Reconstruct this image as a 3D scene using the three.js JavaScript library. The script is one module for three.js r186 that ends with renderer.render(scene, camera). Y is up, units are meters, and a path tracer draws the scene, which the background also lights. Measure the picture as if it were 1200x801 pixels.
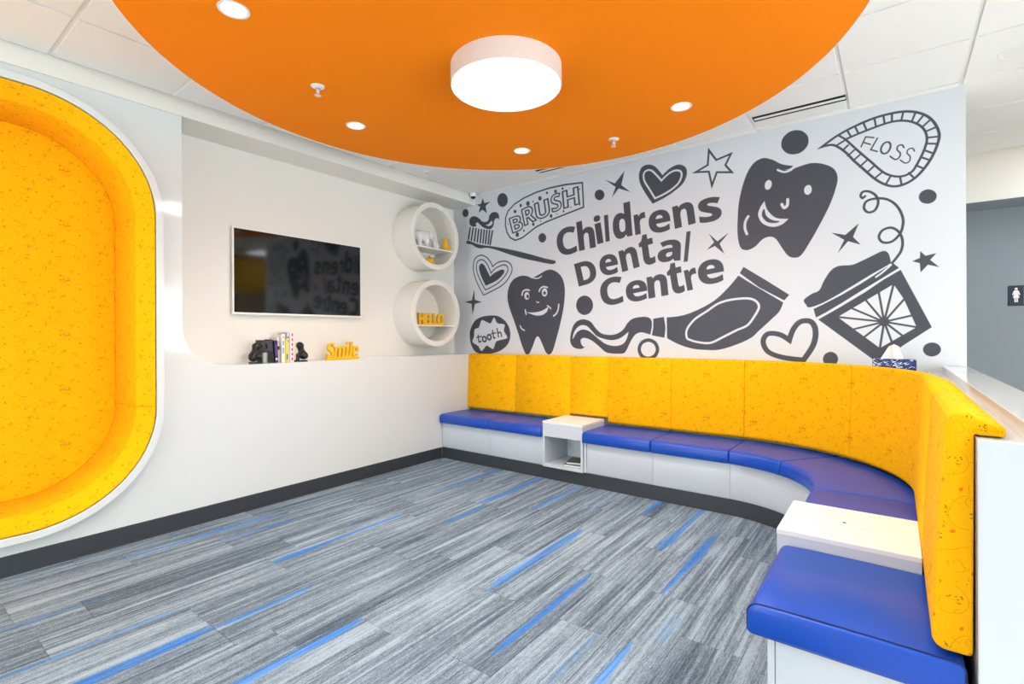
import * as THREE from 'three';
import { RoundedBoxGeometry } from 'three/addons/geometries/RoundedBoxGeometry.js';
import { mergeGeometries, mergeVertices, toCreasedNormals } from 'three/addons/utils/BufferGeometryUtils.js';
import { FontLoader } from 'three/addons/loaders/FontLoader.js';
import { TextGeometry } from 'three/addons/geometries/TextGeometry.js';
import { MarchingCubes } from 'three/addons/objects/MarchingCubes.js';
import { RectAreaLightUniformsLib } from 'three/addons/lights/RectAreaLightUniformsLib.js';

// ---------------------------------------------------------------- camera, exposure, large lights
RectAreaLightUniformsLib.init();
const scene = new THREE.Scene();
scene.background = new THREE.Color(0.8, 0.93, 1.0);           // an even overcast sky outside the lobby windows
scene.backgroundIntensity = 5;
const camera = new THREE.PerspectiveCamera(2 * Math.atan(400.5 / 590.88) * 180 / Math.PI, 1200 / 801, 0.05, 60);
camera.rotation.order = 'YXZ';
camera.position.set(0, 1.32, 0);
camera.rotation.set(0, 37.194 * Math.PI / 180, -0.2534 * Math.PI / 180);
camera.setViewOffset(1200, 801, 0, 8, 1200, 801);            // a shift lens: verticals stay upright
camera.updateProjectionMatrix();
const renderer = new THREE.WebGLRenderer({ antialias: true });
renderer.toneMapping = THREE.LinearToneMapping;
renderer.toneMappingExposure = 1.4;
renderer.shadowMap.enabled = true;
const DRUM_LIGHT = 12, SPOT_LIGHT = 3.5, TROFFER_LIGHT = 6, COOL_LIGHT = 4;
const WARM = 0xfffaf4, COOL = 0xeaf1ff;

// ---------------------------------------------------------------- helpers
const PI = Math.PI;
let seedState = 7;
const rnd = () => { seedState = (seedState * 1664525 + 1013904223) >>> 0; return seedState / 4294967296; };
const names = new Map();
function numbered(name) { const n = names.get(name) ?? 0; names.set(name, n + 1); return n ? name + '_' + String(n).padStart(3, '0') : name; }
function thing(name, label, category, at = [0, 0, 0], group) {
  const o = new THREE.Group(); o.name = numbered(name); o.position.set(...at);
  o.userData = { label, category }; if (group) o.userData.group = group;
  scene.add(o); return o;
}
// geometry given in world coordinates, stored relative to its parent
function part(parent, name, geo, mat, label) {
  const off = new THREE.Vector3(); for (let p = parent; p && p !== scene; p = p.parent) off.add(p.position);
  if (off.lengthSq()) geo.translate(-off.x, -off.y, -off.z);
  const m = new THREE.Mesh(geo, mat); m.name = numbered(name); m.castShadow = m.receiveShadow = true;
  if (label) m.userData.label = label;
  parent.add(m); return m;
}
function solid(name, geo, mat, label, category, group) { const m = part(scene, name, geo, mat, label); m.userData.category = category; if (group) m.userData.group = group; return m; }
function struct(name, geo, mat) { const m = part(scene, name, geo, mat); m.userData.kind = 'structure'; return m; }
function bx(x0, x1, y0, y1, z0, z1, r = 0) {
  const w = Math.abs(x1 - x0), h = Math.abs(y1 - y0), d = Math.abs(z1 - z0);
  const g = r ? new RoundedBoxGeometry(w, h, d, 2, Math.min(r, w / 2.01, h / 2.01, d / 2.01)) : new THREE.BoxGeometry(w, h, d);
  return g.translate((x0 + x1) / 2, (y0 + y1) / 2, (z0 + z1) / 2);
}
const merged = (list) => mergeGeometries(list.map((g) => { const n = g.index ? g.toNonIndexed() : g; for (const k of Object.keys(n.attributes)) if (!['position', 'normal', 'uv'].includes(k)) n.deleteAttribute(k); return n; }));
const shapeOf = (pts, holes = []) => { const s = new THREE.Shape(pts.map((p) => new THREE.Vector2(p[0], p[1]))); for (const h of holes) s.holes.push(new THREE.Path(h.map((p) => new THREE.Vector2(p[0], p[1])))); return s; };
// a shape drawn in (z, y) and extruded along +x from x0 to x1
function extrudeX(shape, x0, x1, bevel = 0, curveSegments = 24) {
  const g = new THREE.ExtrudeGeometry(shape, { depth: x1 - x0 - 2 * bevel, bevelEnabled: bevel > 0, bevelSize: bevel, bevelThickness: bevel, bevelOffset: -bevel, bevelSegments: 2, curveSegments });
  g.translate(0, 0, bevel);
  // the shape's (a, b) is (-z, y): turning by +90 degrees about y carries x to -z and z to x
  return g.rotateY(PI / 2).translate(x0, 0, 0);
}
// a shape drawn in (x, -z) and extruded upwards from y0 to y1
function extrudeY(shape, y0, y1, bevel = 0) {
  const g = new THREE.ExtrudeGeometry(shape, { depth: y1 - y0 - 2 * bevel, bevelEnabled: bevel > 0, bevelSize: bevel, bevelThickness: bevel, bevelOffset: -bevel, bevelSegments: 2, curveSegments: 24 });
  return g.translate(0, 0, bevel).rotateX(-PI / 2).translate(0, y0, 0);
}
function roundPoly(pts, seg = 5) {                                // [x, y, radius] corners
  const out = [], n = pts.length;
  for (let i = 0; i < n; i++) {
    const [px, py] = pts[(i + n - 1) % n], [x, y, r] = pts[i], [qx, qy] = pts[(i + 1) % n];
    if (!r) { out.push([x, y]); continue; }
    let ax = px - x, ay = py - y, bx_ = qx - x, by = qy - y; const la = Math.hypot(ax, ay), lb = Math.hypot(bx_, by);
    ax /= la; ay /= la; bx_ /= lb; by /= lb;
    const half = Math.acos(Math.max(-1, Math.min(1, ax * bx_ + ay * by))) / 2, t = Math.min(r / Math.tan(half), la * .49, lb * .49), rr = t * Math.tan(half);
    let cx = ax + bx_, cy = ay + by; const lc = Math.hypot(cx, cy); cx = x + cx / lc * rr / Math.sin(half); cy = y + cy / lc * rr / Math.sin(half);
    let a0 = Math.atan2(y + ay * t - cy, x + ax * t - cx), a1 = Math.atan2(y + by * t - cy, x + bx_ * t - cx), d = a1 - a0;
    while (d > PI) d -= 2 * PI; while (d < -PI) d += 2 * PI;
    for (let k = 0; k <= seg; k++) out.push([cx + rr * Math.cos(a0 + d * k / seg), cy + rr * Math.sin(a0 + d * k / seg)]);
  }
  return out;
}
// profile: closed list of [a, b]; frame(s, a, b) -> [x, y, z]; the ends are rounded by r
function sweep(profile, stations, frame, r = 0, uvs = 1) {
  const n = profile.length, sign = Math.sign(profile.reduce((t, p, i) => { const q = profile[(i + 1) % n]; return t + p[0] * q[1] - q[0] * p[1]; }, 0));
  const inward = profile.map((p, i) => { const a = profile[(i + n - 1) % n], b = profile[(i + 1) % n]; let x = -(b[1] - a[1]) * sign, y = (b[0] - a[0]) * sign; const l = Math.hypot(x, y) || 1; return [x / l, y / l]; });
  const s0 = stations[0], s1 = stations[stations.length - 1], rings = [];
  const dir = Math.sign(s1 - s0);
  if (r) for (let k = 0; k < 4; k++) { const t = k / 4 * PI / 2; rings.push([s0 + dir * r * (1 - Math.sin(t)) * 0 + dir * r * (1 - Math.cos(t)), r * (1 - Math.sin(t))]); }
  for (const s of stations) if (!r || ((s - s0) * dir > r * .999 && (s1 - s) * dir > r * .999)) rings.push([s, 0]);
  if (r) { if (Math.abs(rings[4]?.[0] - (s0 + dir * r)) > 1e-4) rings.splice(4, 0, [s0 + dir * r, 0]); if (Math.abs(rings[rings.length - 1][0] - (s1 - dir * r)) > 1e-4) rings.push([s1 - dir * r, 0]); for (let k = 3; k >= 0; k--) { const t = k / 4 * PI / 2; rings.push([s1 - dir * r * (1 - Math.cos(t)), r * (1 - Math.sin(t))]); } }
  const pos = [], uv = [], idx = [], lens = [0];
  for (let i = 0; i < n; i++) { const q = profile[(i + 1) % n]; lens.push(lens[i] + Math.hypot(q[0] - profile[i][0], q[1] - profile[i][1])); }
  for (const [s, inset] of rings) for (let i = 0; i <= n; i++) { const p = profile[i % n], v = inward[i % n]; pos.push(...frame(s, p[0] + v[0] * inset, p[1] + v[1] * inset)); uv.push(s * uvs, lens[i] * uvs); }
  const m = n + 1;
  for (let j = 0; j < rings.length - 1; j++) for (let i = 0; i < n; i++) { const a = j * m + i, b = a + 1, c = a + m, d = c + 1; idx.push(a, c, b, b, c, d); }
  for (const [ring, flip] of [[rings[0], 0], [rings[rings.length - 1], 1]]) {
    const cap = profile.map((p, i) => new THREE.Vector2(p[0] + inward[i][0] * ring[1], p[1] + inward[i][1] * ring[1])), base = pos.length / 3;
    for (const p of cap) { pos.push(...frame(ring[0], p.x, p.y)); uv.push(p.x * uvs, p.y * uvs); }
    for (const t of THREE.ShapeUtils.triangulateShape(cap, [])) { const ccw = THREE.ShapeUtils.area([cap[t[0]], cap[t[1]], cap[t[2]]]) > 0; const f = ccw === (sign > 0) ? t : [t[0], t[2], t[1]]; idx.push(...(flip ? f.map((i) => base + i) : [base + f[0], base + f[2], base + f[1]])); }
  }
  // outward faces: a positive volume
  let vol = 0; const P = (i) => [pos[i * 3], pos[i * 3 + 1], pos[i * 3 + 2]];
  const o = P(0);
  for (let i = 0; i < (rings.length - 1) * n * 6; i += 3) { const [a, b, c] = [P(idx[i]), P(idx[i + 1]), P(idx[i + 2])].map((p) => [p[0] - o[0], p[1] - o[1], p[2] - o[2]]); vol += a[0] * (b[1] * c[2] - b[2] * c[1]) + a[1] * (b[2] * c[0] - b[0] * c[2]) + a[2] * (b[0] * c[1] - b[1] * c[0]); }
  if (vol < 0) for (let i = 0; i < (rings.length - 1) * n * 6; i += 3) [idx[i + 1], idx[i + 2]] = [idx[i + 2], idx[i + 1]];
  // caps face away from the middle
  const capStart = (rings.length - 1) * n * 6, mid = frame((s0 + s1) / 2, ...profile.reduce((t, p) => [t[0] + p[0] / n, t[1] + p[1] / n], [0, 0]));
  for (let i = capStart; i < idx.length; i += 3) { const [a, b, c] = [P(idx[i]), P(idx[i + 1]), P(idx[i + 2])]; const nx = (b[1] - a[1]) * (c[2] - a[2]) - (b[2] - a[2]) * (c[1] - a[1]), ny = (b[2] - a[2]) * (c[0] - a[0]) - (b[0] - a[0]) * (c[2] - a[2]), nz = (b[0] - a[0]) * (c[1] - a[1]) - (b[1] - a[1]) * (c[0] - a[0]);
    if (nx * (a[0] - mid[0]) + ny * (a[1] - mid[1]) + nz * (a[2] - mid[2]) < 0) [idx[i + 1], idx[i + 2]] = [idx[i + 2], idx[i + 1]]; }
  const g = new THREE.BufferGeometry();
  g.setAttribute('position', new THREE.Float32BufferAttribute(pos, 3)); g.setAttribute('uv', new THREE.Float32BufferAttribute(uv, 2)); g.setIndex(idx);
  return toCreasedNormals(g, .7);
}
// one continuous surface around tapered capsules [ax, ay, az, bx, by, bz, ra, rb], joined smoothly
function blob(caps, smooth, cell) {
  const lo = [1e9, 1e9, 1e9], hi = [-1e9, -1e9, -1e9];
  for (const c of caps) for (let k = 0; k < 3; k++) for (const [p, r] of [[c[k], c[6]], [c[k + 3], c[7]]]) { lo[k] = Math.min(lo[k], p - r); hi[k] = Math.max(hi[k], p + r); }
  const half = Math.max(...hi.map((h, k) => h - lo[k])) / 2 + cell * 3, mid = lo.map((l, k) => (l + hi[k]) / 2), size = Math.ceil(half * 2 / cell);
  const mc = new MarchingCubes(size, new THREE.MeshStandardMaterial(), false, false, 60000);
  mc.isolation = 0; const hs = size / 2;
  for (let z = 0; z < size; z++) for (let y = 0; y < size; y++) for (let x = 0; x < size; x++) {
    const p = [(x - hs) / hs * half + mid[0], (y - hs) / hs * half + mid[1], (z - hs) / hs * half + mid[2]]; let d = 1e9;
    for (const c of caps) {
      let t = 0, l = 0; for (let k = 0; k < 3; k++) { t += (p[k] - c[k]) * (c[k + 3] - c[k]); l += (c[k + 3] - c[k]) ** 2; }
      t = l ? Math.max(0, Math.min(1, t / l)) : 0; let e = 0; for (let k = 0; k < 3; k++) e += (p[k] - c[k] - t * (c[k + 3] - c[k])) ** 2;
      e = Math.sqrt(e) - (c[6] + t * (c[7] - c[6])); const h = Math.max(smooth - Math.abs(d - e), 0) / smooth; d = Math.min(d, e) - h * h * smooth / 4;
    }
    mc.field[x + y * size + z * size * size] = -d;
  }
  mc.update();
  const g = new THREE.BufferGeometry();
  g.setAttribute('position', new THREE.BufferAttribute(mc.positionArray.slice(0, mc.count * 3), 3));
  const w = mergeVertices(g, 1e-6); w.scale(half, half, half); w.translate(...mid); w.computeVertexNormals();
  const n = w.attributes.normal, q = w.attributes.position; let out = 0; for (let i = 0; i < q.count; i++) out += n.getX(i) * (q.getX(i) - mid[0]) + n.getY(i) * (q.getY(i) - mid[1]) + n.getZ(i) * (q.getZ(i) - mid[2]);
  if (out < 0) { const a = w.index.array; for (let i = 0; i < a.length; i += 3) { const t = a[i + 1]; a[i + 1] = a[i + 2]; a[i + 2] = t; } w.computeVertexNormals(); }
  return w;
}
const cyl = (x, y0, y1, z, r0, r1 = r0, seg = 32) => new THREE.CylinderGeometry(r1, r0, y1 - y0, seg).translate(x, (y0 + y1) / 2, z);
const lathe = (pts, x, y, z, seg = 40) => new THREE.LatheGeometry(pts.map((p) => new THREE.Vector2(p[0], p[1])), seg).translate(x, y, z);

// ---------------------------------------------------------------- textures
function canvasTexture(w, h, draw, srgb = true) {
  const c = document.createElement('canvas'); c.width = w; c.height = h; draw(c.getContext('2d'), w, h);
  const t = new THREE.CanvasTexture(c); t.wrapS = t.wrapT = THREE.RepeatWrapping; if (srgb) t.colorSpace = THREE.SRGBColorSpace; t.anisotropy = 8; return t;
}
function noiseTexture(size, draw) {
  const d = new Uint8Array(size * size * 4); for (let y = 0; y < size; y++) for (let x = 0; x < size; x++) { const v = draw(x, y), o = (y * size + x) * 4; d[o] = d[o + 1] = d[o + 2] = v; d[o + 3] = 255; }
  const t = new THREE.DataTexture(d, size, size); t.wrapS = t.wrapT = THREE.RepeatWrapping; t.magFilter = THREE.LinearFilter; t.needsUpdate = true; return t;
}
const hash = (x, y, s) => { let h = Math.imul(x | 0, 374761393) + Math.imul(y | 0, 668265263) + Math.imul(s | 0, 1274126177); h = Math.imul(h ^ (h >>> 13), 1274126177); return ((h ^ (h >>> 16)) >>> 0) / 4294967296; };
function vnoise(x, y, s) { const ix = Math.floor(x), iy = Math.floor(y); let fx = x - ix, fy = y - iy; fx = fx * fx * (3 - 2 * fx); fy = fy * fy * (3 - 2 * fy);
  const a = hash(ix, iy, s), b = hash(ix + 1, iy, s), c = hash(ix, iy + 1, s), d = hash(ix + 1, iy + 1, s); return a + (b - a) * fx + (c - a) * fy + (a - b - c + d) * fx * fy; }
// the mural, in millimetres on the wall (from 4.5 m left of the camera's line, up from the floor); F f dark fill, W w pale fill, S s C c dark line, T O pale line
const MURAL = [
'F 492,2766 477,2734 442,2725 407,2744 393,2781 407,2812 443,2821 477,2802',
'F 1078,2822 1056,2771 1004,2757 951,2788 929,2847 951,2899 1004,2912 1057,2881',
'F 1585,2341 1570,2308 1536,2297 1502,2316 1487,2353 1502,2386 1537,2396 1571,2377',
'f 711,2904 738,2843 824,2847 754,2805 773,2722 707,2772 648,2746 673,2812 621,2843 686,2843',
'F 503,2658 512,2695 554,2716 612,2705 661,2673 701,2637 758,2623 798,2642 811,2689 853,2716 908,2713 946,2681 954,2622 954,2622 931,2641 900,2639 879,2612 873,2570 837,2535 781,2540 717,2567 660,2612 636,2634 611,2631 603,2613 619,2599 570,2593 519,2618',
'W 757,2589 797,2593 837,2622 856,2609 845,2580 797,2569',
's19 516,2587 488,2459',
's19 561,2575 535,2441',
's19 606,2563 582,2426',
's19 649,2549 626,2411',
's19 691,2540 671,2397',
's18 733,2532 713,2386',
's18 773,2523 751,2376',
's18 813,2515 791,2368',
's18 855,2506 820,2358',
'F 451,2425 476,2441 535,2422 618,2387 716,2361 843,2334 998,2297 1191,2246 1391,2185 1555,2130 1681,2095 1703,2077 1681,2060 1622,2065 1474,2103 1278,2156 1103,2214 952,2271 843,2307 764,2325 667,2329 601,2352 535,2390 476,2403',
'C8 720,1783 720,1783 657,1872 593,1989 562,2105 584,2209 670,2249 764,2216 826,2154 856,2100 856,2100 927,2140 1027,2148 1105,2114 1133,2042 1084,1954 996,1882 875,1835',
'C8 747,1842 747,1842 689,1926 630,2035 609,2117 631,2180 691,2196 753,2161 805,2085 831,2027 831,2027 897,2077 997,2105 1056,2095 1075,2039 1016,1966 936,1910 855,1876',
'F 752,1890 752,1890 710,1957 664,2048 652,2114 680,2148 722,2137 774,2064 819,1989 819,1989 876,2024 977,2055 1020,2048 1016,2013 946,1956 865,1922',
'f 575,1860 583,1737 688,1705 585,1689 548,1561 533,1692 423,1718 538,1734',
'F 1344,1112 1307,1126 1261,1216 1215,1337 1159,1475 1092,1630 1067,1739 1084,1846 1142,1927 1228,1962 1302,1964 1376,1945 1430,1941 1519,1974 1590,2000 1659,1999 1735,1957 1784,1896 1809,1802 1805,1675 1783,1548 1749,1420 1714,1306 1663,1162 1620,1117 1576,1138 1533,1218 1498,1284 1472,1306 1445,1284 1408,1202 1371,1135',
'T10 1372,1947 1430,1929 1484,1925 1525,1944',
'T14 1268,1756 1279,1792 1316,1809 1366,1802',
'T13 1494,1785 1510,1813 1545,1830 1597,1819',
'W 1367,1742 1357,1713 1332,1702 1308,1716 1298,1746 1308,1775 1333,1786 1357,1772',
'W 1597,1767 1587,1737 1562,1725 1537,1739 1527,1771 1538,1801 1563,1813 1587,1799',
'F 1360,1737 1355,1722 1344,1717 1332,1723 1327,1738 1332,1753 1344,1759 1355,1752',
'F 1578,1762 1573,1749 1562,1744 1551,1750 1547,1764 1551,1777 1562,1782 1573,1776',
'W 1450,1691 1465,1675 1497,1671 1482,1660 1461,1667',
'W 1319,1569 1319,1569 1410,1562 1500,1571 1561,1591 1608,1618 1608,1618 1591,1568 1535,1533 1455,1528 1392,1545',
'T12 1310,1592 1315,1568 1322,1544',
'T10 1596,1629 1619,1614 1639,1595',
'T13 1736,1635 1729,1585 1707,1543 1673,1518',
'T11 1240,1423 1262,1390 1299,1371',
'F 503,1308 514,1390 580,1487 687,1533 822,1545 934,1534 1033,1478 1091,1399 1104,1307 1070,1222 972,1151 830,1110 705,1100 588,1130 524,1210',
'W 579,1389 644,1413 687,1493 760,1475 822,1458 873,1520 923,1456 1023,1439 1016,1369 1061,1292 972,1268 902,1245 861,1166 810,1181 758,1199 685,1139 632,1195 546,1243 568,1308',
's13 632,1321 645,1244 664,1244 679,1250',
's11 611,1295 686,1308',
'C13 754,1280 751,1258 734,1248 713,1253 700,1272 704,1293 721,1304 742,1298',
'C13 827,1302 823,1281 807,1270 786,1276 774,1295 777,1316 794,1326 814,1321',
's13 848,1374 868,1289 888,1292',
's11 831,1336 897,1348',
'S13 917,1394 937,1300',
'S13 929,1336 945,1351 965,1351 975,1335 980,1307',
'c10 2019,2841 2032,2594 1895,2568 1743,2539 1585,2508 1454,2471 1365,2424 1274,2379 1181,2362 1110,2399 1063,2467 1042,2545 1046,2630 1082,2701 1171,2762 1299,2807 1456,2840 1619,2856 1806,2857',
'F 1197,2677 1191,2665 1177,2661 1163,2669 1157,2683 1163,2695 1177,2699 1191,2691',
'F 1272,2731 1268,2718 1256,2714 1245,2722 1240,2736 1245,2748 1256,2752 1268,2744',
'F 1377,2735 1369,2718 1352,2713 1334,2724 1327,2743 1335,2760 1352,2765 1370,2754',
'F 1428,2749 1426,2743 1419,2741 1413,2745 1410,2752 1413,2758 1419,2759 1426,2756',
'F 1530,2765 1524,2750 1508,2745 1493,2755 1487,2773 1493,2788 1509,2792 1524,2783',
'F 1610,2809 1606,2800 1597,2797 1588,2803 1584,2814 1588,2823 1597,2826 1606,2820',
'F 1720,2806 1715,2794 1704,2790 1692,2798 1687,2812 1692,2824 1704,2827 1715,2820',
'F 1801,2820 1797,2810 1788,2808 1780,2814 1776,2824 1780,2833 1788,2836 1797,2830',
'F 1876,2807 1875,2804 1871,2803 1868,2805 1866,2809 1868,2812 1871,2813 1875,2811',
'F 1994,2781 1992,2775 1988,2773 1983,2777 1981,2783 1983,2789 1988,2790 1993,2787',
'F 1086,2553 1084,2548 1079,2546 1074,2549 1072,2555 1074,2560 1079,2561 1084,2558',
'F 1230,2419 1223,2402 1207,2397 1190,2406 1184,2425 1191,2442 1207,2447 1224,2438',
'F 1309,2452 1305,2443 1297,2441 1289,2445 1286,2455 1289,2464 1297,2466 1305,2462',
'F 1438,2504 1433,2491 1421,2488 1409,2495 1405,2508 1410,2520 1421,2524 1433,2517',
'F 1524,2525 1521,2519 1516,2517 1511,2521 1508,2528 1511,2534 1516,2536 1521,2532',
'F 1665,2559 1659,2546 1647,2542 1634,2550 1629,2564 1634,2577 1647,2581 1660,2574',
'F 1725,2570 1723,2566 1719,2564 1715,2567 1713,2572 1715,2577 1719,2578 1723,2576',
'F 1810,2587 1807,2578 1799,2576 1792,2581 1789,2590 1792,2598 1799,2600 1807,2596',
'F 1892,2616 1890,2610 1885,2609 1880,2612 1878,2618 1880,2623 1885,2624 1890,2621',
'F 1998,2623 1995,2617 1990,2616 1984,2619 1982,2625 1984,2631 1990,2633 1995,2629',
'F 2261,2677 2245,2643 2208,2634 2171,2655 2156,2695 2172,2729 2209,2737 2246,2716',
'f 2270,2821 2372,2767 2472,2867 2439,2739 2531,2657 2412,2712 2342,2640 2380,2732',
'F 2747,2512 2747,2512 2684,2608 2627,2720 2617,2809 2647,2868 2708,2877 2774,2842 2839,2754 2839,2754 2904,2801 2981,2820 3043,2786 3056,2722 3022,2646 2945,2591 2860,2550',
'O13 2768,2558 2768,2558 2714,2653 2669,2733 2662,2800 2692,2827 2737,2816 2788,2761 2829,2708 2829,2708 2882,2749 2939,2773 2995,2762 3011,2717 2980,2654 2917,2610 2846,2580',
'c10 3244,2888 3304,2792 3422,2819 3377,2734 3428,2664 3308,2688 3268,2583 3243,2706 3131,2723 3234,2764',
'f 3239,2179 3310,2104 3401,2165 3328,2082 3366,1993 3290,2067 3223,2041 3284,2100',
'F 3976,2830 3974,2760 3923,2715 3851,2722 3800,2779 3803,2851 3856,2895 3928,2886',
'F 3471,2138 3472,2280 3487,2436 3532,2601 3590,2699 3661,2730 3731,2703 3799,2653 3878,2624 3878,2624 3852,2607 3815,2604 3865,2600 3930,2613 4007,2619 4082,2594 4143,2548 4167,2479 4154,2396 4118,2287 4056,2152 3992,2029 3928,1926 3876,1912 3836,1935 3796,1999 3756,2069 3715,2095 3659,2081 3602,2028 3544,2006 3493,2032',
'T12 3769,2615 3814,2589 3858,2595 3886,2619',
'W 3725,2497 3711,2475 3691,2472 3677,2491 3677,2521 3691,2543 3710,2546 3725,2527',
'W 4000,2408 3987,2387 3967,2385 3952,2404 3951,2432 3965,2454 3985,2456 3999,2437',
'T17 3797,2339 3813,2309 3835,2325 3838,2370',
'W 3674,2385 3674,2385 3695,2309 3756,2239 3844,2219 3844,2219 3797,2180 3729,2170 3659,2207 3627,2273 3639,2333',
'F 3671,2321 3687,2264 3729,2225 3781,2208 3749,2199 3694,2214 3657,2261 3657,2300',
'T16 3552,2279 3531,2240 3527,2186 3542,2137',
'F 4729,2252 4720,2217 4689,2201 4654,2213 4636,2246 4645,2282 4677,2298 4711,2285',
'f 4127,2074 4213,2046 4295,2120 4260,2026 4306,1965 4230,1999 4165,1917 4207,2011',
'C10 4066,2727 4066,2727 4111,2756 4170,2790 4271,2830 4390,2860 4490,2867 4568,2859 4637,2831 4693,2783 4729,2718 4744,2651 4732,2583 4704,2510 4661,2439 4611,2385 4553,2355 4495,2353 4435,2385 4381,2437 4326,2507 4270,2578 4221,2649 4177,2697 4133,2728',
'C9 4217,2749 4217,2749 4299,2772 4396,2794 4477,2807 4542,2802 4599,2779 4650,2734 4674,2684 4679,2627 4661,2559 4636,2500 4605,2442 4566,2417 4515,2418 4462,2444 4422,2483 4368,2553 4299,2640',
's10 4174,2789 4217,2749',
's9 4228,2811 4250,2762',
's9 4275,2829 4296,2772',
's9 4326,2841 4345,2782',
's9 4390,2859 4399,2797',
's9 4442,2864 4449,2804',
's9 4490,2867 4490,2807',
's9 4552,2852 4542,2802',
's9 4617,2831 4600,2783',
's9 4662,2807 4631,2767',
's9 4696,2766 4659,2732',
's9 4729,2710 4677,2695',
's9 4738,2644 4680,2650',
's9 4732,2597 4677,2611',
's9 4714,2535 4668,2567',
's9 4692,2496 4646,2526',
's9 4664,2442 4621,2475',
's9 4614,2384 4582,2431',
's9 4542,2357 4534,2411',
's9 4455,2377 4479,2422',
's9 4388,2427 4429,2461',
's9 4344,2478 4385,2516',
's9 4302,2529 4347,2570',
's9 4263,2582 4309,2621',
's9 4231,2625 4271,2659',
's10 4199,2671 4232,2702',
's10 4159,2715 4210,2742',
's7 4311,2673 4339,2738 4386,2721',
's7 4324,2702 4366,2677',
's7 4407,2712 4368,2639 4406,2618',
'C7 4475,2613 4457,2594 4437,2598 4427,2622 4434,2652 4453,2671 4473,2667 4482,2643',
'S7 4556,2611 4545,2632 4523,2629 4519,2603 4535,2579 4531,2551 4509,2538 4479,2568',
'S6 4613,2574 4602,2596 4580,2593 4573,2570 4589,2543 4586,2511 4563,2502 4535,2530',
'S12 4333,2311 4318,2300 4307,2320 4321,2345 4358,2341 4397,2304 4410,2254 4391,2202 4352,2192 4327,2226 4341,2272 4397,2284 4463,2266 4517,2210 4548,2125 4546,2058 4527,2007 4484,1965 4435,1967 4413,2008 4435,2053 4484,2064 4527,2027 4546,1965 4539,1899 4515,1854 4485,1812',
'F 3946,1581 3994,1622 4047,1649 4078,1719 4119,1788 4159,1818 4199,1823 4258,1824 4325,1853 4391,1886 4437,1905 4464,1890 4476,1850 4477,1816 4436,1786 4362,1740 4267,1677 4169,1612 4067,1552 3983,1522 3960,1544',
'f 4009,1509 4067,1539 4188,1606 4305,1681 4436,1774 4493,1814 4526,1778 4436,1717 4305,1628 4188,1546 4087,1479 4025,1444',
'T9 4395,1723 4436,1757 4482,1804',
'f 4040,1428 4188,1523 4334,1621 4436,1700 4535,1764 4701,1362 4551,1240 4407,1113 4379,1132',
'w 4163,1444 4495,1666 4552,1559 4591,1447 4621,1363 4416,1216',
's10 4441,1403 4163,1444',
's10 4441,1403 4252,1505',
's10 4441,1403 4338,1557',
's10 4441,1403 4411,1611',
's10 4441,1403 4495,1666',
's10 4441,1403 4552,1556',
's10 4441,1403 4593,1443',
's10 4441,1403 4621,1363',
's10 4441,1403 4545,1303',
's10 4441,1403 4483,1264',
's10 4441,1403 4416,1218',
's10 4441,1403 4328,1298',
's10 4441,1403 4266,1354',
'F 4471,1403 4462,1379 4441,1369 4421,1380 4412,1404 4421,1428 4442,1437 4462,1427',
'f 4642,1883 4669,1848 4726,1860 4694,1818 4741,1765 4682,1787 4643,1737 4639,1801 4598,1818 4640,1836',
'F 4748,1211 4734,1178 4701,1163 4668,1176 4654,1210 4668,1244 4702,1258 4734,1245',
'F 4165,1132 4151,1094 4117,1077 4083,1092 4069,1130 4084,1168 4118,1185 4151,1170',
'C24 3941,1119 3941,1119 4008,1240 4021,1348 3990,1413 3923,1414 3875,1360 3845,1272 3845,1272 3776,1316 3694,1321 3659,1260 3694,1180 3795,1137',
'f 3486,1822 3515,1871 3684,1748 3846,1625 3811,1583 3633,1695',
'F 3475,1803 3475,1803 3596,1714 3804,1568 3804,1568 3776,1498 3711,1429 3631,1350 3564,1286 3442,1228 3315,1189 3184,1187 3083,1199 2978,1233 2875,1286 2875,1286 2872,1473 2872,1473 3015,1487 3152,1535 3285,1607 3397,1710',
'F 2746,1464 2746,1464 2844,1478 2844,1478 2859,1384 2849,1291 2849,1291 2732,1313 2732,1313 2746,1386',
'O14 3049,1295 3052,1364 3118,1450 3219,1516 3317,1580 3428,1608 3551,1611 3610,1584 3629,1535 3595,1464 3542,1392 3458,1352 3348,1294 3251,1247 3151,1252 3074,1274',
'F 1871,1267 1883,1348 1918,1428 1976,1467 2044,1473 2110,1445 2165,1380 2219,1336 2283,1319 2356,1321 2418,1344 2459,1377 2499,1433 2549,1469 2628,1483 2695,1479 2728,1451 2733,1396 2718,1319 2718,1319 2675,1333 2627,1341 2578,1324 2539,1278 2508,1222 2478,1165 2448,1143 2365,1139 2282,1147 2229,1180 2175,1224 2109,1267 2043,1289 1997,1277 1995,1237 2020,1203 2040,1198 2040,1198 1997,1179 1928,1187 1888,1216',
'W 1900,1277 1912,1338 1952,1392 2004,1417 2066,1406 2121,1356 2175,1307 2261,1278 2335,1268 2407,1282 2458,1311 2507,1348 2507,1348 2489,1287 2458,1240 2407,1216 2345,1213 2272,1229 2208,1268 2143,1317 2077,1361 2009,1372 1952,1347 1923,1307',
'F 2133,1611 2105,1545 2038,1518 1970,1549 1942,1619 1971,1686 2039,1711 2106,1680',
'C20 2785,1186 2760,1127 2698,1101 2636,1124 2610,1184 2636,1244 2699,1269 2760,1245'
];
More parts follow.
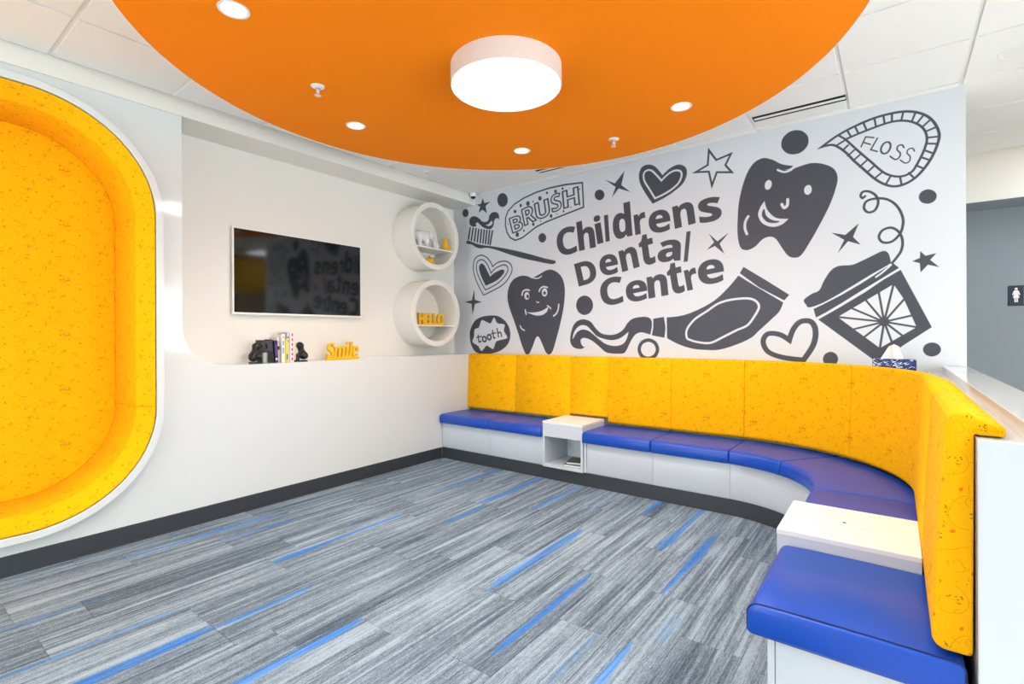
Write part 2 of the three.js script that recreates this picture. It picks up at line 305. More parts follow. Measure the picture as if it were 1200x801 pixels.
const LETTERS = [
'C 1741,2129 1967,2155 1700,2401',
'h 1982,2166 2164,2185 1950,2450',
'i 2185,2210 2248,2219 2143,2480',
'l 2275,2224 2314,2227 2257,2474',
'd 2361,2229 2545,2248 2336,2548',
'r 2580,2251 2686,2264 2562,2434',
'e 2722,2238 2915,2253 2700,2434',
'n 2952,2261 3128,2287 2927,2454',
's 3170,2275 3347,2287 3151,2474',
'D 1978,1810 2189,1846 1924,2033',
'e 2224,1890 2409,1911 2195,2081',
'n 2447,1917 2615,1954 2407,2112',
't 2641,1952 2771,1973 2603,2226',
'a 2793,1975 2993,1975 2799,2163',
'l 3027,1961 3059,1962 3053,2215',
'C 2234,1595 2465,1627 2198,1850',
'e 2497,1621 2698,1647 2471,1808',
'n 2706,1654 2885,1678 2687,1845',
't 2909,1675 3034,1697 2867,1940',
'r 3059,1705 3154,1722 3028,1879',
'e 3164,1739 3368,1766 3141,1937',
'~B 1146,2447 1292,2473 1096,2612',
'~R 1309,2505 1462,2545 1266,2682',
'~U 1466,2543 1638,2572 1436,2720',
'~S 1665,2594 1779,2617 1639,2769',
'~H 1805,2617 1984,2636 1787,2791'
];
function muralTexture() {
  return canvasTexture(2048, 1296, (g, W, H) => {
    const k = W / 4.66, X = (mm) => (mm / 1000 - 0.14) * k, Y = (mm) => H - mm / 1000 * k, dark = '#3f424d', pale = '#d5d8dd';
    g.fillStyle = pale; g.fillRect(0, 0, W, H); g.lineCap = 'butt';
    const trace = (p, closed) => {                                // a smooth line through points; a doubled point is a corner
      const n = p.length, at = (i) => (closed ? p[(i + n) % n] : p[Math.max(0, Math.min(n - 1, i))]);
      g.beginPath(); g.moveTo(...p[0]);
      for (let i = 0; i < (closed ? n : n - 1); i++) {
        const a = at(i - 1), b = at(i), c = at(i + 1), d = at(i + 2); if (b[0] === c[0] && b[1] === c[1]) continue;
        const f = 1 / 6, sharpB = a[0] === b[0] && a[1] === b[1], sharpC = c[0] === d[0] && c[1] === d[1];
        const t0 = sharpB ? [0, 0] : [(c[0] - a[0]) * f, (c[1] - a[1]) * f], t1 = sharpC ? [0, 0] : [(d[0] - b[0]) * f, (d[1] - b[1]) * f];
        g.bezierCurveTo(b[0] + t0[0], b[1] + t0[1], c[0] - t1[0], c[1] - t1[1], c[0], c[1]);
      }
      if (closed) g.closePath();
    };
    for (const line of MURAL) {
      const [head, ...rest] = line.split(' '), kind = head[0], w = (+head.slice(1) || 0) * ('cC'.includes(kind) ? 1.6 : 1.3) / 1000 * k, p = rest.map((t) => t.split(',').map(Number)).map(([a, b]) => [X(a), Y(b)]);
      g.fillStyle = 'Ww'.includes(kind) ? pale : dark; g.strokeStyle = 'TO'.includes(kind) ? pale : dark; g.lineWidth = w; g.lineJoin = 'miter'; g.lineCap = 'STs'.includes(kind) ? 'round' : 'butt';
      if ('fwsc'.includes(kind)) { g.beginPath(); p.forEach((q, i) => (i ? g.lineTo(...q) : g.moveTo(...q))); if (kind !== 's') g.closePath(); }
      else trace(p, 'FWCO'.includes(kind));
      if ('FfWw'.includes(kind)) g.fill(); else g.stroke();
    }
    for (const line of LETTERS) {
      const outline = line[0] === '~', [ch, ...rest] = (outline ? line.slice(1) : line).split(' '), [bl, br, tl] = rest.map((t) => t.split(',').map(Number)).map(([a, b]) => [X(a), Y(b)]);
      g.font = 'bold 200px sans-serif'; g.textBaseline = 'alphabetic';
      const m = g.measureText(ch), w = m.actualBoundingBoxLeft + m.actualBoundingBoxRight, h = m.actualBoundingBoxAscent + m.actualBoundingBoxDescent;
      g.save(); g.transform((br[0] - bl[0]) / w, (br[1] - bl[1]) / w, (bl[0] - tl[0]) / h, (bl[1] - tl[1]) / h, bl[0], bl[1]);
      if (outline) { g.lineWidth = 12; g.lineJoin = 'round'; g.strokeStyle = dark; g.strokeText(ch, m.actualBoundingBoxLeft, -m.actualBoundingBoxDescent); }
      else { g.fillStyle = g.strokeStyle = dark; g.lineWidth = 5; g.lineJoin = 'miter'; g.strokeText(ch, m.actualBoundingBoxLeft, -m.actualBoundingBoxDescent); g.fillText(ch, m.actualBoundingBoxLeft, -m.actualBoundingBoxDescent); }
      g.restore();
    }
  });
}
// yellow upholstery print: loose line doodles, dots and small orange spots
function fabricTexture() {
  return canvasTexture(1024, 1024, (g, W) => {
    g.fillStyle = '#fbb900'; g.fillRect(0, 0, W, W);
    const img = g.getImageData(0, 0, W, W);
    for (let i = 0; i < W * W; i++) { const x = i % W, y = (i / W) | 0, n = (hash(x >> 1, y, 5) - .5) * 16 + (hash(x, y >> 1, 9) - .5) * 16; img.data[i * 4] = Math.min(255, 250 + n * .4); img.data[i * 4 + 1] = 181 + n; img.data[i * 4 + 2] = 0; }
    g.putImageData(img, 0, 0);
    const stamp = (fn) => { for (const dx of [-W, 0, W]) for (const dy of [-W, 0, W]) { g.save(); g.translate(dx, dy); fn(); g.restore(); } };
    const S = W / 0.36;                                            // the tile is 0.36 m wide
    for (let i = 0; i < 22; i++) {                                 // wavering closed outlines and arcs
      const cx = rnd() * W, cy = rnd() * W, r = (.018 + rnd() * .03) * S, a0 = rnd() * 6.28, span = 2.6 + rnd() * 3.7, e = .6 + rnd() * .5, wob = rnd() * .25, lobes = 2 + Math.floor(rnd() * 3);
      stamp(() => { g.strokeStyle = 'rgba(196,112,0,.7)'; g.lineWidth = 2.6; g.beginPath(); for (let t = 0; t <= 40; t++) { const a = a0 + span * t / 40, q = r * (1 + wob * Math.sin(lobes * a)); g[t ? 'lineTo' : 'moveTo'](cx + q * Math.cos(a), cy + q * e * Math.sin(a)); } g.stroke(); });
    }
    for (let i = 0; i < 110; i++) {
      const x = rnd() * W, y = rnd() * W, a = rnd() * 6.28, l = (.006 + rnd() * .016) * S, b = (rnd() - .5) * l;
      stamp(() => { g.strokeStyle = 'rgba(176,96,0,.7)'; g.lineWidth = 2.4; g.beginPath(); g.moveTo(x, y); g.quadraticCurveTo(x + Math.cos(a) * l / 2 - Math.sin(a) * b, y + Math.sin(a) * l / 2 + Math.cos(a) * b, x + Math.cos(a) * l, y + Math.sin(a) * l); g.stroke(); });
    }
    for (let i = 0; i < 18; i++) { const x = rnd() * W, y = rnd() * W, r = (.004 + rnd() * .003) * S, a = rnd() * 3; stamp(() => { g.fillStyle = 'rgba(226,104,10,.75)'; g.beginPath(); g.ellipse(x, y, r, r * .7, a, 0, 7); g.fill(); }); }
    for (let i = 0; i < 22; i++) {                                 // small knots of dots and hooks
      const x = rnd() * W, y = rnd() * W;
      for (let j = 0; j < 4; j++) { const px = x + (rnd() - .5) * .03 * S, py = y + (rnd() - .5) * .02 * S, r = (.0011 + rnd() * .0011) * S; stamp(() => { g.fillStyle = 'rgba(70,40,6,.9)'; g.beginPath(); g.ellipse(px, py, r, r * .8, 0, 0, 7); g.fill(); }); }
      for (let j = 0; j < 2; j++) { const px = x + (rnd() - .5) * .04 * S, py = y + (rnd() - .5) * .03 * S, r = (.003 + rnd() * .003) * S, a = rnd() * 6.28; stamp(() => { g.strokeStyle = 'rgba(74,44,8,.9)'; g.lineWidth = 4; g.beginPath(); g.arc(px, py, r, a, a + 1.6 + rnd() * 2); g.stroke(); }); }
    }
  });
}
// carpet planks: 250 x 1000 mm, streaks along z, blue accent streaks
const COL0 = -1.5, PLANK_W = .25, OFFSETS = { '-10': .2, '-9': 0, '-8': -.46, '-7': -.7, '-6': -.5, '-5': 0, '-4': 0, '-3': -.15, '-2': -.45, '-1': 0, 0: -.5, 1: 0, 2: -.5, 3: -.2, 4: -.7, 5: -.35, 6: -.1, 7: -.6 };
const plankCol = (x) => Math.floor((x - COL0) / PLANK_W), plankRow = (z, c) => Math.floor(z - (OFFSETS[c] ?? 0));
const BLUE = [[-3.66, -.98, -1.98, .035, 1], [-3.465, -1.46, -1.98, .03, .8], [-2.9, -1.5, -2.48, .045, 1], [-2.765, -.3, -.99, .02, .6], [-2.47, -.35, -.98, .06, 1], [-2.455, -1.01, -1.48, .04, .7], [-1.985, -.8, -1.43, .035, 1], [-3.11, -3, -3.92, .04, .9], [-2.54, -2.55, -3, .035, .7], [-2.6, -3, -3.95, .05, .9], [-2.19, -3.05, -3.95, .035, .7], [-1.69, -2, -2.98, .05, .85], [-1.335, -1.62, -2.46, .035, 1], [-1.48, -3.55, -4, .04, .8], [-1.155, -3, -3.98, .05, .8], [-.94, -2.52, -3.46, .04, .9], [-.9, -1.5, -2.02, .04, .9], [-3.3, -2.6, -3, .03, .4], [-1.86, -3.3, -3.8, .03, .4], [-.82, -2.1, -2.35, .05, .35], [-1.05, -1.6, -2, .03, .35], [-3.58, -2.1, -2.5, .02, .4], [-3.2, -.2, -.8, .03, .5]];
const FLOOR_X = -3.95, FLOOR_S = 4.2;
function carpetTexture() {
  const N = 2048, d = new Uint8Array(N * N * 4), px = FLOOR_S / N;
  for (let j = 0; j < N; j++) for (let i = 0; i < N; i++) {
    const x = FLOOR_X + (i + .5) * px, z = -(j + .5) * px, c = plankCol(x), r = plankRow(z, c), s = 17 + c * 131 + r * 977;
    const n1 = vnoise(x * 210, z * 5, s), n2 = vnoise(x * 70, z * 2.3, s + 1), n3 = vnoise(x * 26, z * 1.3, s + 2), n4 = vnoise(x * 400, z * 40, s + 3), sp = hash(i, j, 3);
    const patch = vnoise(x * 18, z * 2.2, s + 6);
    let v = .1 + .24 * n1 + .28 * n2 + .24 * n3 + .22 * n4 + (hash(c, r, 77) - .5) * .12 + (patch > .72 ? (patch - .72) * .7 : 0) + Math.max(0, vnoise(x * 120, z * 1.7, s + 8) - .74) * 1.1;
    v = (v - .55) * 1.55 + .5 + (sp - .5) * .55; v = Math.max(0, Math.min(1, v));
    let R = 48 + 106 * v, G = 61 + 110 * v, B = 75 + 110 * v;
    for (const [bx_, z0, z1, w, amt] of BLUE) {
      if (z > z0 + .02 || z < z1 - .02) continue;
      const cx = bx_ + .012 * (vnoise(z * 3, bx_ * 50, 5) - .5), t = Math.min(1, Math.max(0, (z - z1) / (z0 - z1))), ww = w * 1.05 * (.35 + .65 * vnoise(z * 2.6, bx_ * 31, 4)) * Math.min(1, 6 * t + .3, 6 * (1 - t) + .3);
      const e = Math.abs(x - cx) / ww, br = vnoise(x * 300, z * 3, 41), m = Math.max(0, Math.min(1, (1.3 - e - .5 * br) * 2.4)) * Math.max(0, Math.min(1, (br * 1.3 + n4 * .8 + amt * .7 - .9) * 1.4)) * amt;
      R += (28 + 50 * v - R) * m; G += (88 + 52 * v - G) * m; B += (168 + 46 * v - B) * m;
    }
    const o = (j * N + i) * 4; d[o] = R; d[o + 1] = G; d[o + 2] = B; d[o + 3] = 255;
  }
  const t = new THREE.DataTexture(d, N, N); t.colorSpace = THREE.SRGBColorSpace; t.magFilter = THREE.LinearFilter; t.wrapS = t.wrapT = THREE.MirroredRepeatWrapping; t.needsUpdate = true; return t;
}
const std = (o) => new THREE.MeshStandardMaterial(o), phys = (o) => new THREE.MeshPhysicalMaterial(o);
const carpetMap = carpetTexture(), pileBump = noiseTexture(512, (x, y) => 90 + 165 * hash(x, y, 31) * (.6 + .4 * hash(x >> 2, y >> 2, 8)));
const pile = pileBump; pile.repeat.set(5, 5);
const tileBump = noiseTexture(512, (x, y) => { const n = vnoise(x / 6, y / 6, 4) * .6 + vnoise(x / 2, y / 2, 6) * .4; return 255 * Math.min(1, n * 1.3); }); tileBump.repeat.set(2, 2);
const weave = noiseTexture(256, (x, y) => 110 + 70 * ((x ^ y) & 1) + 70 * hash(x, y, 12)); weave.repeat.set(4, 4);
const grain = noiseTexture(512, (x, y) => 255 * (vnoise(x / 5, y / 5, 21) * .6 + vnoise(x / 2.3, y / 2.3, 22) * .4)); grain.repeat.set(3, 3);
const fabricMap = fabricTexture(); fabricMap.repeat.set(1 / .36, 1 / .36);
const M = {
  gloss: phys({ color: 0xdce0e0, roughness: .08, ior: 1.5 }),
  paint: std({ color: 0xede9e1, roughness: .55 }),
  laminate: phys({ color: 0xced6df, roughness: .3 }),
  tableWhite: phys({ color: 0xeff0f0, roughness: .3 }),
  cavity: std({ color: 0xe4e5e6, roughness: .5 }),
  mural: std({ map: muralTexture(), roughness: .5 }),
  trimGrey: std({ color: 0x8f979f, roughness: .7 }),
  ceiling: std({ color: 0xf0eeea, roughness: .95, bumpMap: tileBump, bumpScale: .0006 }),
  grid: std({ color: 0xeeebe7, roughness: .6 }),
  orange: phys({ color: 0xff8a00, roughness: .8, specularIntensity: .4 }),
  paleFloor: std({ color: 0xe4e1dc, roughness: .6 }),
  shade: std({ color: 0xdcd8d5, roughness: .6 }),
  white: std({ color: 0xf0efed, roughness: .4 }),
  yellowPaint: std({ color: 0xf3b500, roughness: .7 }),
  base: std({ color: 0x33383e, roughness: .45 }),
  carpet: std({ map: carpetMap, roughness: .95, bumpMap: pile, bumpScale: .002 }),
  backing: std({ color: 0x2b2e33, roughness: .95 }),
  fabric: phys({ map: fabricMap, roughness: .9, bumpMap: weave, bumpScale: .0008, specularIntensity: .35 }),
  vinyl: phys({ color: 0x0046b4, roughness: .36, bumpMap: grain, bumpScale: .0002, specularIntensity: 1 }),
  welt: std({ color: 0x0a1c52, roughness: .5 }),
  screen: phys({ color: 0x07080a, roughness: .06, ior: 1.6 }),
  frameWhite: std({ color: 0xf2f1ee, roughness: .3 }),
  black: std({ color: 0x141414, roughness: .35 }),
  darkSlot: std({ color: 0x0b0b0b, roughness: .9 }),
  letter: std({ color: 0xf4bc12, roughness: .45 }),
  ceramic: phys({ color: 0xefefef, roughness: .2 }),
  steel: std({ color: 0xb9bcc0, roughness: .3, metalness: 1 }),
  navy: std({ color: 0x14243c, roughness: .4 }),
  paper: std({ color: 0xf4f4f4, roughness: .95, side: THREE.DoubleSide }),
  glowWarm: std({ color: 0xffffff, emissive: 0xfff4e8, emissiveIntensity: 3 }),
  glowCool: std({ color: 0xffffff, emissive: 0xf2f6ff, emissiveIntensity: 3 }),
  engraved: std({ color: 0xcfcfd2, roughness: .5 }),
};

// ---------------------------------------------------------------- the room
const XA = -3.912, XN = -4.25, ZW = -4.445, YC = 2.949, YL = 1.105, YB = 2.838;   // front of the left wall, back of its niche, mural wall, ceiling, ledge, underside of the bulkhead
const floor = struct('floor', bx(-4.75, 3.7, -.12, -.004, -6.76, 3.3), M.backing);
function plankGeo(x0, x1, z0, z1) {
  const g = bx(x0, x1, -.004, 0, z0, z1), p = g.attributes.position, u = g.attributes.uv;
  for (let i = 0; i < p.count; i++) u.setXY(i, (p.getX(i) - FLOOR_X) / FLOOR_S, -p.getZ(i) / FLOOR_S);
  return g;
}
for (let c = plankCol(XA); c <= plankCol(-.3); c++) {
  const x0 = Math.max(XA, COL0 + c * PLANK_W), x1 = Math.min(-.25, COL0 + (c + 1) * PLANK_W), off = OFFSETS[c] ?? 0;
  for (let r = -5; r <= 0; r++) {
    const z0 = Math.max(-4.0, r + off), z1 = Math.min(0, r + 1 + off);
    if (z1 - z0 > .01) part(floor, 'carpet_plank', plankGeo(x0 + .0008, x1 - .0008, z0 + .0008, z1 - .0008), M.carpet);
  }
}
part(floor, 'carpet_field', merged([plankGeo(XA, -.25, 0, .6), plankGeo(-4.65, -.25, -6.64, -4.57)]), M.carpet);
part(floor, 'lobby_floor', merged([bx(XA, -.25, -.004, 0, .6, 3.2), bx(-.25, 3.6, -.004, 0, -6.64, 3.2)]), M.paleFloor);

const ceiling = struct('ceiling', bx(-4.75, 3.7, 2.968, 3.1, -6.76, 3.3), M.ceiling);
const GX = (k) => .351 + .613 * k, GZ = (k) => -3.761 + .61 * k;
const DISC = { x: -1.74, z: -2.156, r: 1.765, y: 2.8 };
const xs = [XA + .02]; for (let k = -6; k <= 2; k++) xs.push(GX(k));
for (let i = 0; i + 1 < xs.length; i++) for (let k = -4; k < 7; k++) {
  const x0 = xs[i], x1 = xs[i + 1], z0 = GZ(k), z1 = GZ(k + 1), far = Math.max(...[[x0, z0], [x0, z1], [x1, z0], [x1, z1]].map(([x, z]) => Math.hypot(x - DISC.x, z - DISC.z)));
  if (far < 1.5) continue;
  part(ceiling, 'ceiling_tile', bx(x0 + .012, x1 - .012, YC, 2.967, z0 + .012, z1 - .012, .0015), M.ceiling);
}
for (const x of xs.slice(1)) part(ceiling, 'grid_bar', bx(x - .013, x + .013, 2.957, 2.968, -6.21, .51), M.grid);
for (let k = -4; k <= 7; k++) part(ceiling, 'grid_bar', bx(XA + .02, GX(2), 2.9572, 2.968, GZ(k) - .013, GZ(k) + .013), M.grid);
part(ceiling, 'ceiling_field', merged([bx(GX(2) + .012, 3.65, 2.956, 2.967, -6.21, 3.2), bx(XA, GX(2) + .012, 2.956, 2.967, .52, 3.2)]), M.ceiling);

// the pod's opening, a rounded rectangle in (-z, y)
const POD = { z0: -1.225, z1: 1.2, y0: .225, y1: 2.735, r: .635 };
function podOutline(grow, Kind = THREE.Shape) {
  const a0 = -POD.z1 - grow, a1 = -POD.z0 + grow, b0 = POD.y0 - grow, b1 = POD.y1 + grow, r = POD.r + grow, s = new Kind();
  s.moveTo(a0 + r, b0); s.lineTo(a1 - r, b0); s.absarc(a1 - r, b0 + r, r, -PI / 2, 0); s.lineTo(a1, b1 - r); s.absarc(a1 - r, b1 - r, r, 0, PI / 2); s.lineTo(a0 + r, b1); s.absarc(a0 + r, b1 - r, r, PI / 2, PI); s.lineTo(a0, b0 + r); s.absarc(a0 + r, b0 + r, r, PI, PI * 1.5);
  return s;
}
const wl = new THREE.Shape();
wl.moveTo(-3.2, 0); wl.lineTo(-ZW, 0); wl.lineTo(-ZW, YL); wl.lineTo(1.397 + .28, YL); wl.absarc(1.397 + .28, YL + .28, .28, -PI / 2, -PI, true); wl.lineTo(1.397, YB); wl.lineTo(-3.2, YB); wl.closePath();
wl.holes.push(podOutline(.004, THREE.Path));
const wallLeft = struct('wall_left', extrudeX(wl, XN, XA, .0015), M.gloss);
part(wallLeft, 'niche_back', bx(-4.35, XN, 0, YC, ZW, -1.36), M.paint);
part(wallLeft, 'outer_face', bx(-4.75, -4.65, 0, 2.968, -6.64, 3.2), M.paint);
part(wallLeft, 'bulkhead', bx(-4.35, XA + .006, YB, 2.967, ZW, 3.2), M.paint);
const coveBase = (x0, x1, z0, z1) => bx(x0, x1, 0, .114, z0, z1, .003);
const baseLeft = struct('baseboard_left', coveBase(XA, XA + .006, -3.885, 3.2), M.base);
part(baseLeft, 'toe', bx(XA + .005, XA + .016, 0, .007, -3.885, 3.2, .003), M.base);

const wallBack = struct('wall_back', bx(-4.65, .377, 0, 2.956, -4.565, ZW), M.paint);
{
  const g = bx(XN, .377, 0, 2.949, ZW, ZW + .002), p = g.attributes.position, u = g.attributes.uv;
  for (let i = 0; i < p.count; i++) u.setXY(i, (p.getX(i) + 4.36) / 4.66, p.getY(i) / (4.66 * 1296 / 2048));
  part(wallBack, 'mural', g, M.mural, 'white wall mural of dark grey dental doodles and lettering');
  part(wallBack, 'wall_angle', bx(XA, .383, 2.9475, 2.967, ZW + .001, ZW + .018), M.grid);
}
const corridor = struct('wall_corridor', bx(-4.65, 3.6, 0, 2.52, -6.76, -6.64), M.trimGrey);
part(corridor, 'bulkhead', bx(-4.65, 3.6, 2.51, 2.967, -6.76, -6.21), M.paint);
part(corridor, 'soffit', bx(-4.65, 3.6, 2.506, 2.51, -6.64, -6.212), M.trimGrey);
struct('wall_right', merged([bx(3.6, 3.7, 0, 2.968, -6.64, -4.4), bx(3.6, 3.7, 0, .05, -4.4, .3), bx(3.6, 3.7, 2.75, 2.968, -4.4, .3), bx(3.6, 3.7, 0, 2.968, .3, 3.2)]), M.paint);
struct('wall_front', merged([bx(-4.75, 3.7, 0, .05, 3.2, 3.3), bx(-4.75, 3.7, 2.75, 2.968, 3.2, 3.3), bx(-4.75, -3.9, .05, 2.75, 3.2, 3.3), bx(-2.0, 3.7, .05, 2.75, 3.2, 3.3)]), M.paint);
{                                                                 // glazing bars of the lobby windows on the right, out of view
  const r = struct('window_1', merged([-4.4, -3.23, -2.07, -.9, .25].map((z) => bx(3.62, 3.68, .05, 2.75, z, z + .05))), M.frameWhite); const f = struct('window_2', merged([-3.9, -2.97, -2.05].map((x) => bx(x, x + .05, .05, 2.75, 3.22, 3.28))), M.frameWhite); part(f, 'window_sill', bx(-3.9, -2, .05, .08, 3.16, 3.3), M.frameWhite); part(r, 'window_sill', bx(3.56, 3.7, .05, .08, -4.4, .3), M.frameWhite);
}
struct('wall_lobby_bulkhead', bx(2.0, 3.6, 2.3, 2.967, -6.2, -2.4), M.yellowPaint);

// ---------------------------------------------------------------- ceiling fittings
{
  const t = thing('ceiling_disc', 'large round orange ceiling panel with a thin white rim, hung above the carpet', 'ceiling panel', [DISC.x, DISC.y, DISC.z]);
  const s = new THREE.Shape(); s.absarc(0, 0, DISC.r - .006, 0, 2 * PI);
  for (const [x, z] of spotPlaces()) { const h = new THREE.Path(); h.absarc(x - DISC.x, -(z - DISC.z), .056, 0, 2 * PI, true); s.holes.push(h); }
  const g = new THREE.ExtrudeGeometry(s, { depth: .016, bevelEnabled: false, curveSegments: 128 }).rotateX(-PI / 2).translate(DISC.x, DISC.y, DISC.z);
  part(t, 'panel', g, M.orange);
  part(t, 'rim', lathe([[DISC.r - .006, .167], [DISC.r - .006, 0], [DISC.r, -.001], [DISC.r + .003, .003], [DISC.r + .003, .167]], DISC.x, DISC.y, DISC.z, 160), M.white, 'white rim');
}
function spotPlaces() { const c = [-1.74, -2.17], out = []; for (let k = 0; k < 6; k++) { const a = (120 + 60 * k) * PI / 180; out.push([c[0] + 1.28 * Math.cos(a), c[1] + 1.28 * Math.sin(a)]); } return out; }
spotPlaces().forEach(([x, z], i) => {
  const where = z > -1.5 && x < -2 ? 'downlight nearest the yellow alcove, in the orange ceiling disc' : x < -2.9 ? 'downlight in the orange disc in front of the television niche' : x < -2 ? 'downlight of the orange disc nearest the corner with the round shelves' : z < -3 ? 'downlight of the orange disc above the mural lettering' : x > -.8 ? 'downlight of the orange disc on the bench side, beyond the drum lamp' : 'downlight of the orange disc closest to the viewer';
  const t = thing('downlight', 'small round recessed ' + where, 'downlight', [x, DISC.y, z], 'recessed downlights in the orange disc');
  part(t, 'trim', lathe([[.055, .014], [.053, .001], [.056, -.003], [.066, -.004], [.0675, -.001], [.066, .0005]], x, DISC.y, z), M.white);
  part(t, 'reflector', lathe([[.054, .002], [.05, .02], [.045, .045], [.0, .046]], x, DISC.y, z), M.white);
  part(t, 'lamp_lens', cyl(x, DISC.y + .030, DISC.y + .036, z, .0465), M.glowWarm);
  const l = new THREE.SpotLight(WARM, SPOT_LIGHT, 0, 1.15, .9, 2); l.position.set(0, -.006, 0); l.target.position.set(0, -1, 0); l.castShadow = true; l.shadow.radius = 2.2; l.name = 'downlight_lamp'; t.add(l, l.target);
});
{
  const cx = -1.71, cz = -2.21, y0 = 2.69, R = .306;
  const t = thing('drum_lamp', 'round white drum ceiling lamp with a glowing face, in the middle of the orange disc', 'ceiling lamp', [cx, y0, cz]);
  part(t, 'shade', lathe([[R - .006, .11], [R - .006, .003], [R - .003, 0], [R, .003], [R, .11], [R - .006, .11]], cx, y0, cz, 80), M.shade);
  part(t, 'diffuser', cyl(cx, y0 + .004, y0 + .02, cz, R - .012, R - .012, 80), M.glowWarm, 'glowing white diffuser');
  const l = new THREE.RectAreaLight(WARM, DRUM_LIGHT, .53, .53); l.position.set(0, -.004, 0); l.rotation.x = -PI / 2; l.name = 'drum_lamp_light'; t.add(l);
}
[['long recessed ceiling panel lamp over the lobby side of the pony wall', 1.9, -1.2, 1], ['long recessed ceiling panel lamp behind the viewer, alcove side', -2.2, 1.6, 0], ['long recessed ceiling panel lamp in the corridor beyond the mural wall', 1.4, -5.3, 1]].forEach(([label, x, z, cool]) => {
  const t = thing('panel_lamp', label, 'ceiling lamp', [x, 2.956, z]);
  part(t, 'frame', merged([bx(x - .31, x + .31, 2.946, 2.956, z - .61, z - .59), bx(x - .31, x + .31, 2.946, 2.956, z + .59, z + .61), bx(x - .31, x - .29, 2.946, 2.956, z - .59, z + .59), bx(x + .29, x + .31, 2.946, 2.956, z - .59, z + .59)]), M.white);
  part(t, 'diffuser', bx(x - .29, x + .29, 2.951, 2.955, z - .59, z + .59), cool ? M.glowCool : M.glowWarm);
  const l = new THREE.RectAreaLight(cool ? COOL : WARM, cool ? COOL_LIGHT : TROFFER_LIGHT, .58, 1.18); l.position.set(0, -.008, 0); l.rotation.x = -PI / 2; l.name = 'panel_lamp_light'; t.add(l);
});
function sprinkler(x, y, z, label) {
  const t = thing('fire_sprinkler', label, 'sprinkler', [x, y, z], 'fire sprinklers');
  part(t, 'escutcheon', lathe([[.006, -.012], [.022, -.010], [.038, -.004], [.04, 0]], x, y, z), M.white);
  part(t, 'nozzle', lathe([[.001, -.040], [.007, -.038], [.007, -.028], [.011, -.024], [.011, -.01]], x, y, z, 16), M.steel);
  part(t, 'frame_arm', merged([-1, 1].map((s) => new THREE.TubeGeometry(new THREE.CatmullRomCurve3([new THREE.Vector3(x + s * .009, y - .022, z), new THREE.Vector3(x + s * .013, y - .037, z), new THREE.Vector3(x + s * .002, y - .052, z)]), 8, .0022, 6))), M.white);
  part(t, 'deflector', lathe([[0, -.056], [.017, -.057], [.019, -.054], [0, -.052]], x, y, z, 16), M.white);
}
sprinkler(-2.72, DISC.y, -1.69, 'white pendent fire sprinkler in the orange disc, between two downlights by the alcove');
sprinkler(-1.69, DISC.y, -3.51, 'white pendent fire sprinkler near the far edge of the orange disc, facing the mural');
sprinkler(-3.70, YC, -3.486, 'white pendent fire sprinkler in the tiled ceiling above the round shelves');
for (const [x, z, label] of [[-3.054, -4.093, 'flush round white ceiling speaker in a tile near the mural corner'], [.586, -4.108, 'flush round white ceiling speaker in a tile near the mural wall end']]) {
  const t = thing('ceiling_speaker', label, 'speaker', [x, YC, z], 'flush ceiling speakers');
  part(t, 'rim', lathe([[.075, -.001], [.08, -.004], [.098, -.004], [.1, 0]], x, YC, z, 48), M.white);
  part(t, 'grille', cyl(x, 2.9465, YC, z, .075, .075, 48), M.grid);
}
for (const [x0, x1, z, label] of [[-.85, -.262, -4.165, 'black slotted linear air diffuser in the ceiling above the mural, right of the orange disc'], [-2.83, -2.3, -4.165, 'black slotted linear air diffuser half hidden behind the orange disc']]) {
  const t = thing('linear_diffuser', label, 'air vent', [(x0 + x1) / 2, YC, z]);
  part(t, 'slot', bx(x0, x1, 2.9465, YC, z - .048, z + .048), M.darkSlot);
  part(t, 'blade', bx(x0 + .008, x1 - .002, 2.9435, 2.947, z - .017, z + .017, .001), M.white);
}
{
  const x = -3.86, z = -4.36, t = thing('security_camera', 'small white dome security camera with a black lens in the ceiling corner', 'security camera', [x, YC, z]);
  part(t, 'housing', lathe([[.0, -.04], [.024, -.038], [.038, -.022], [.041, 0]], x, YC, z), M.white);
  part(t, 'dome', new THREE.SphereGeometry(.027, 24, 16, 0, 2 * PI, PI / 2, PI / 2).translate(x, YC - .034, z), M.black);
}

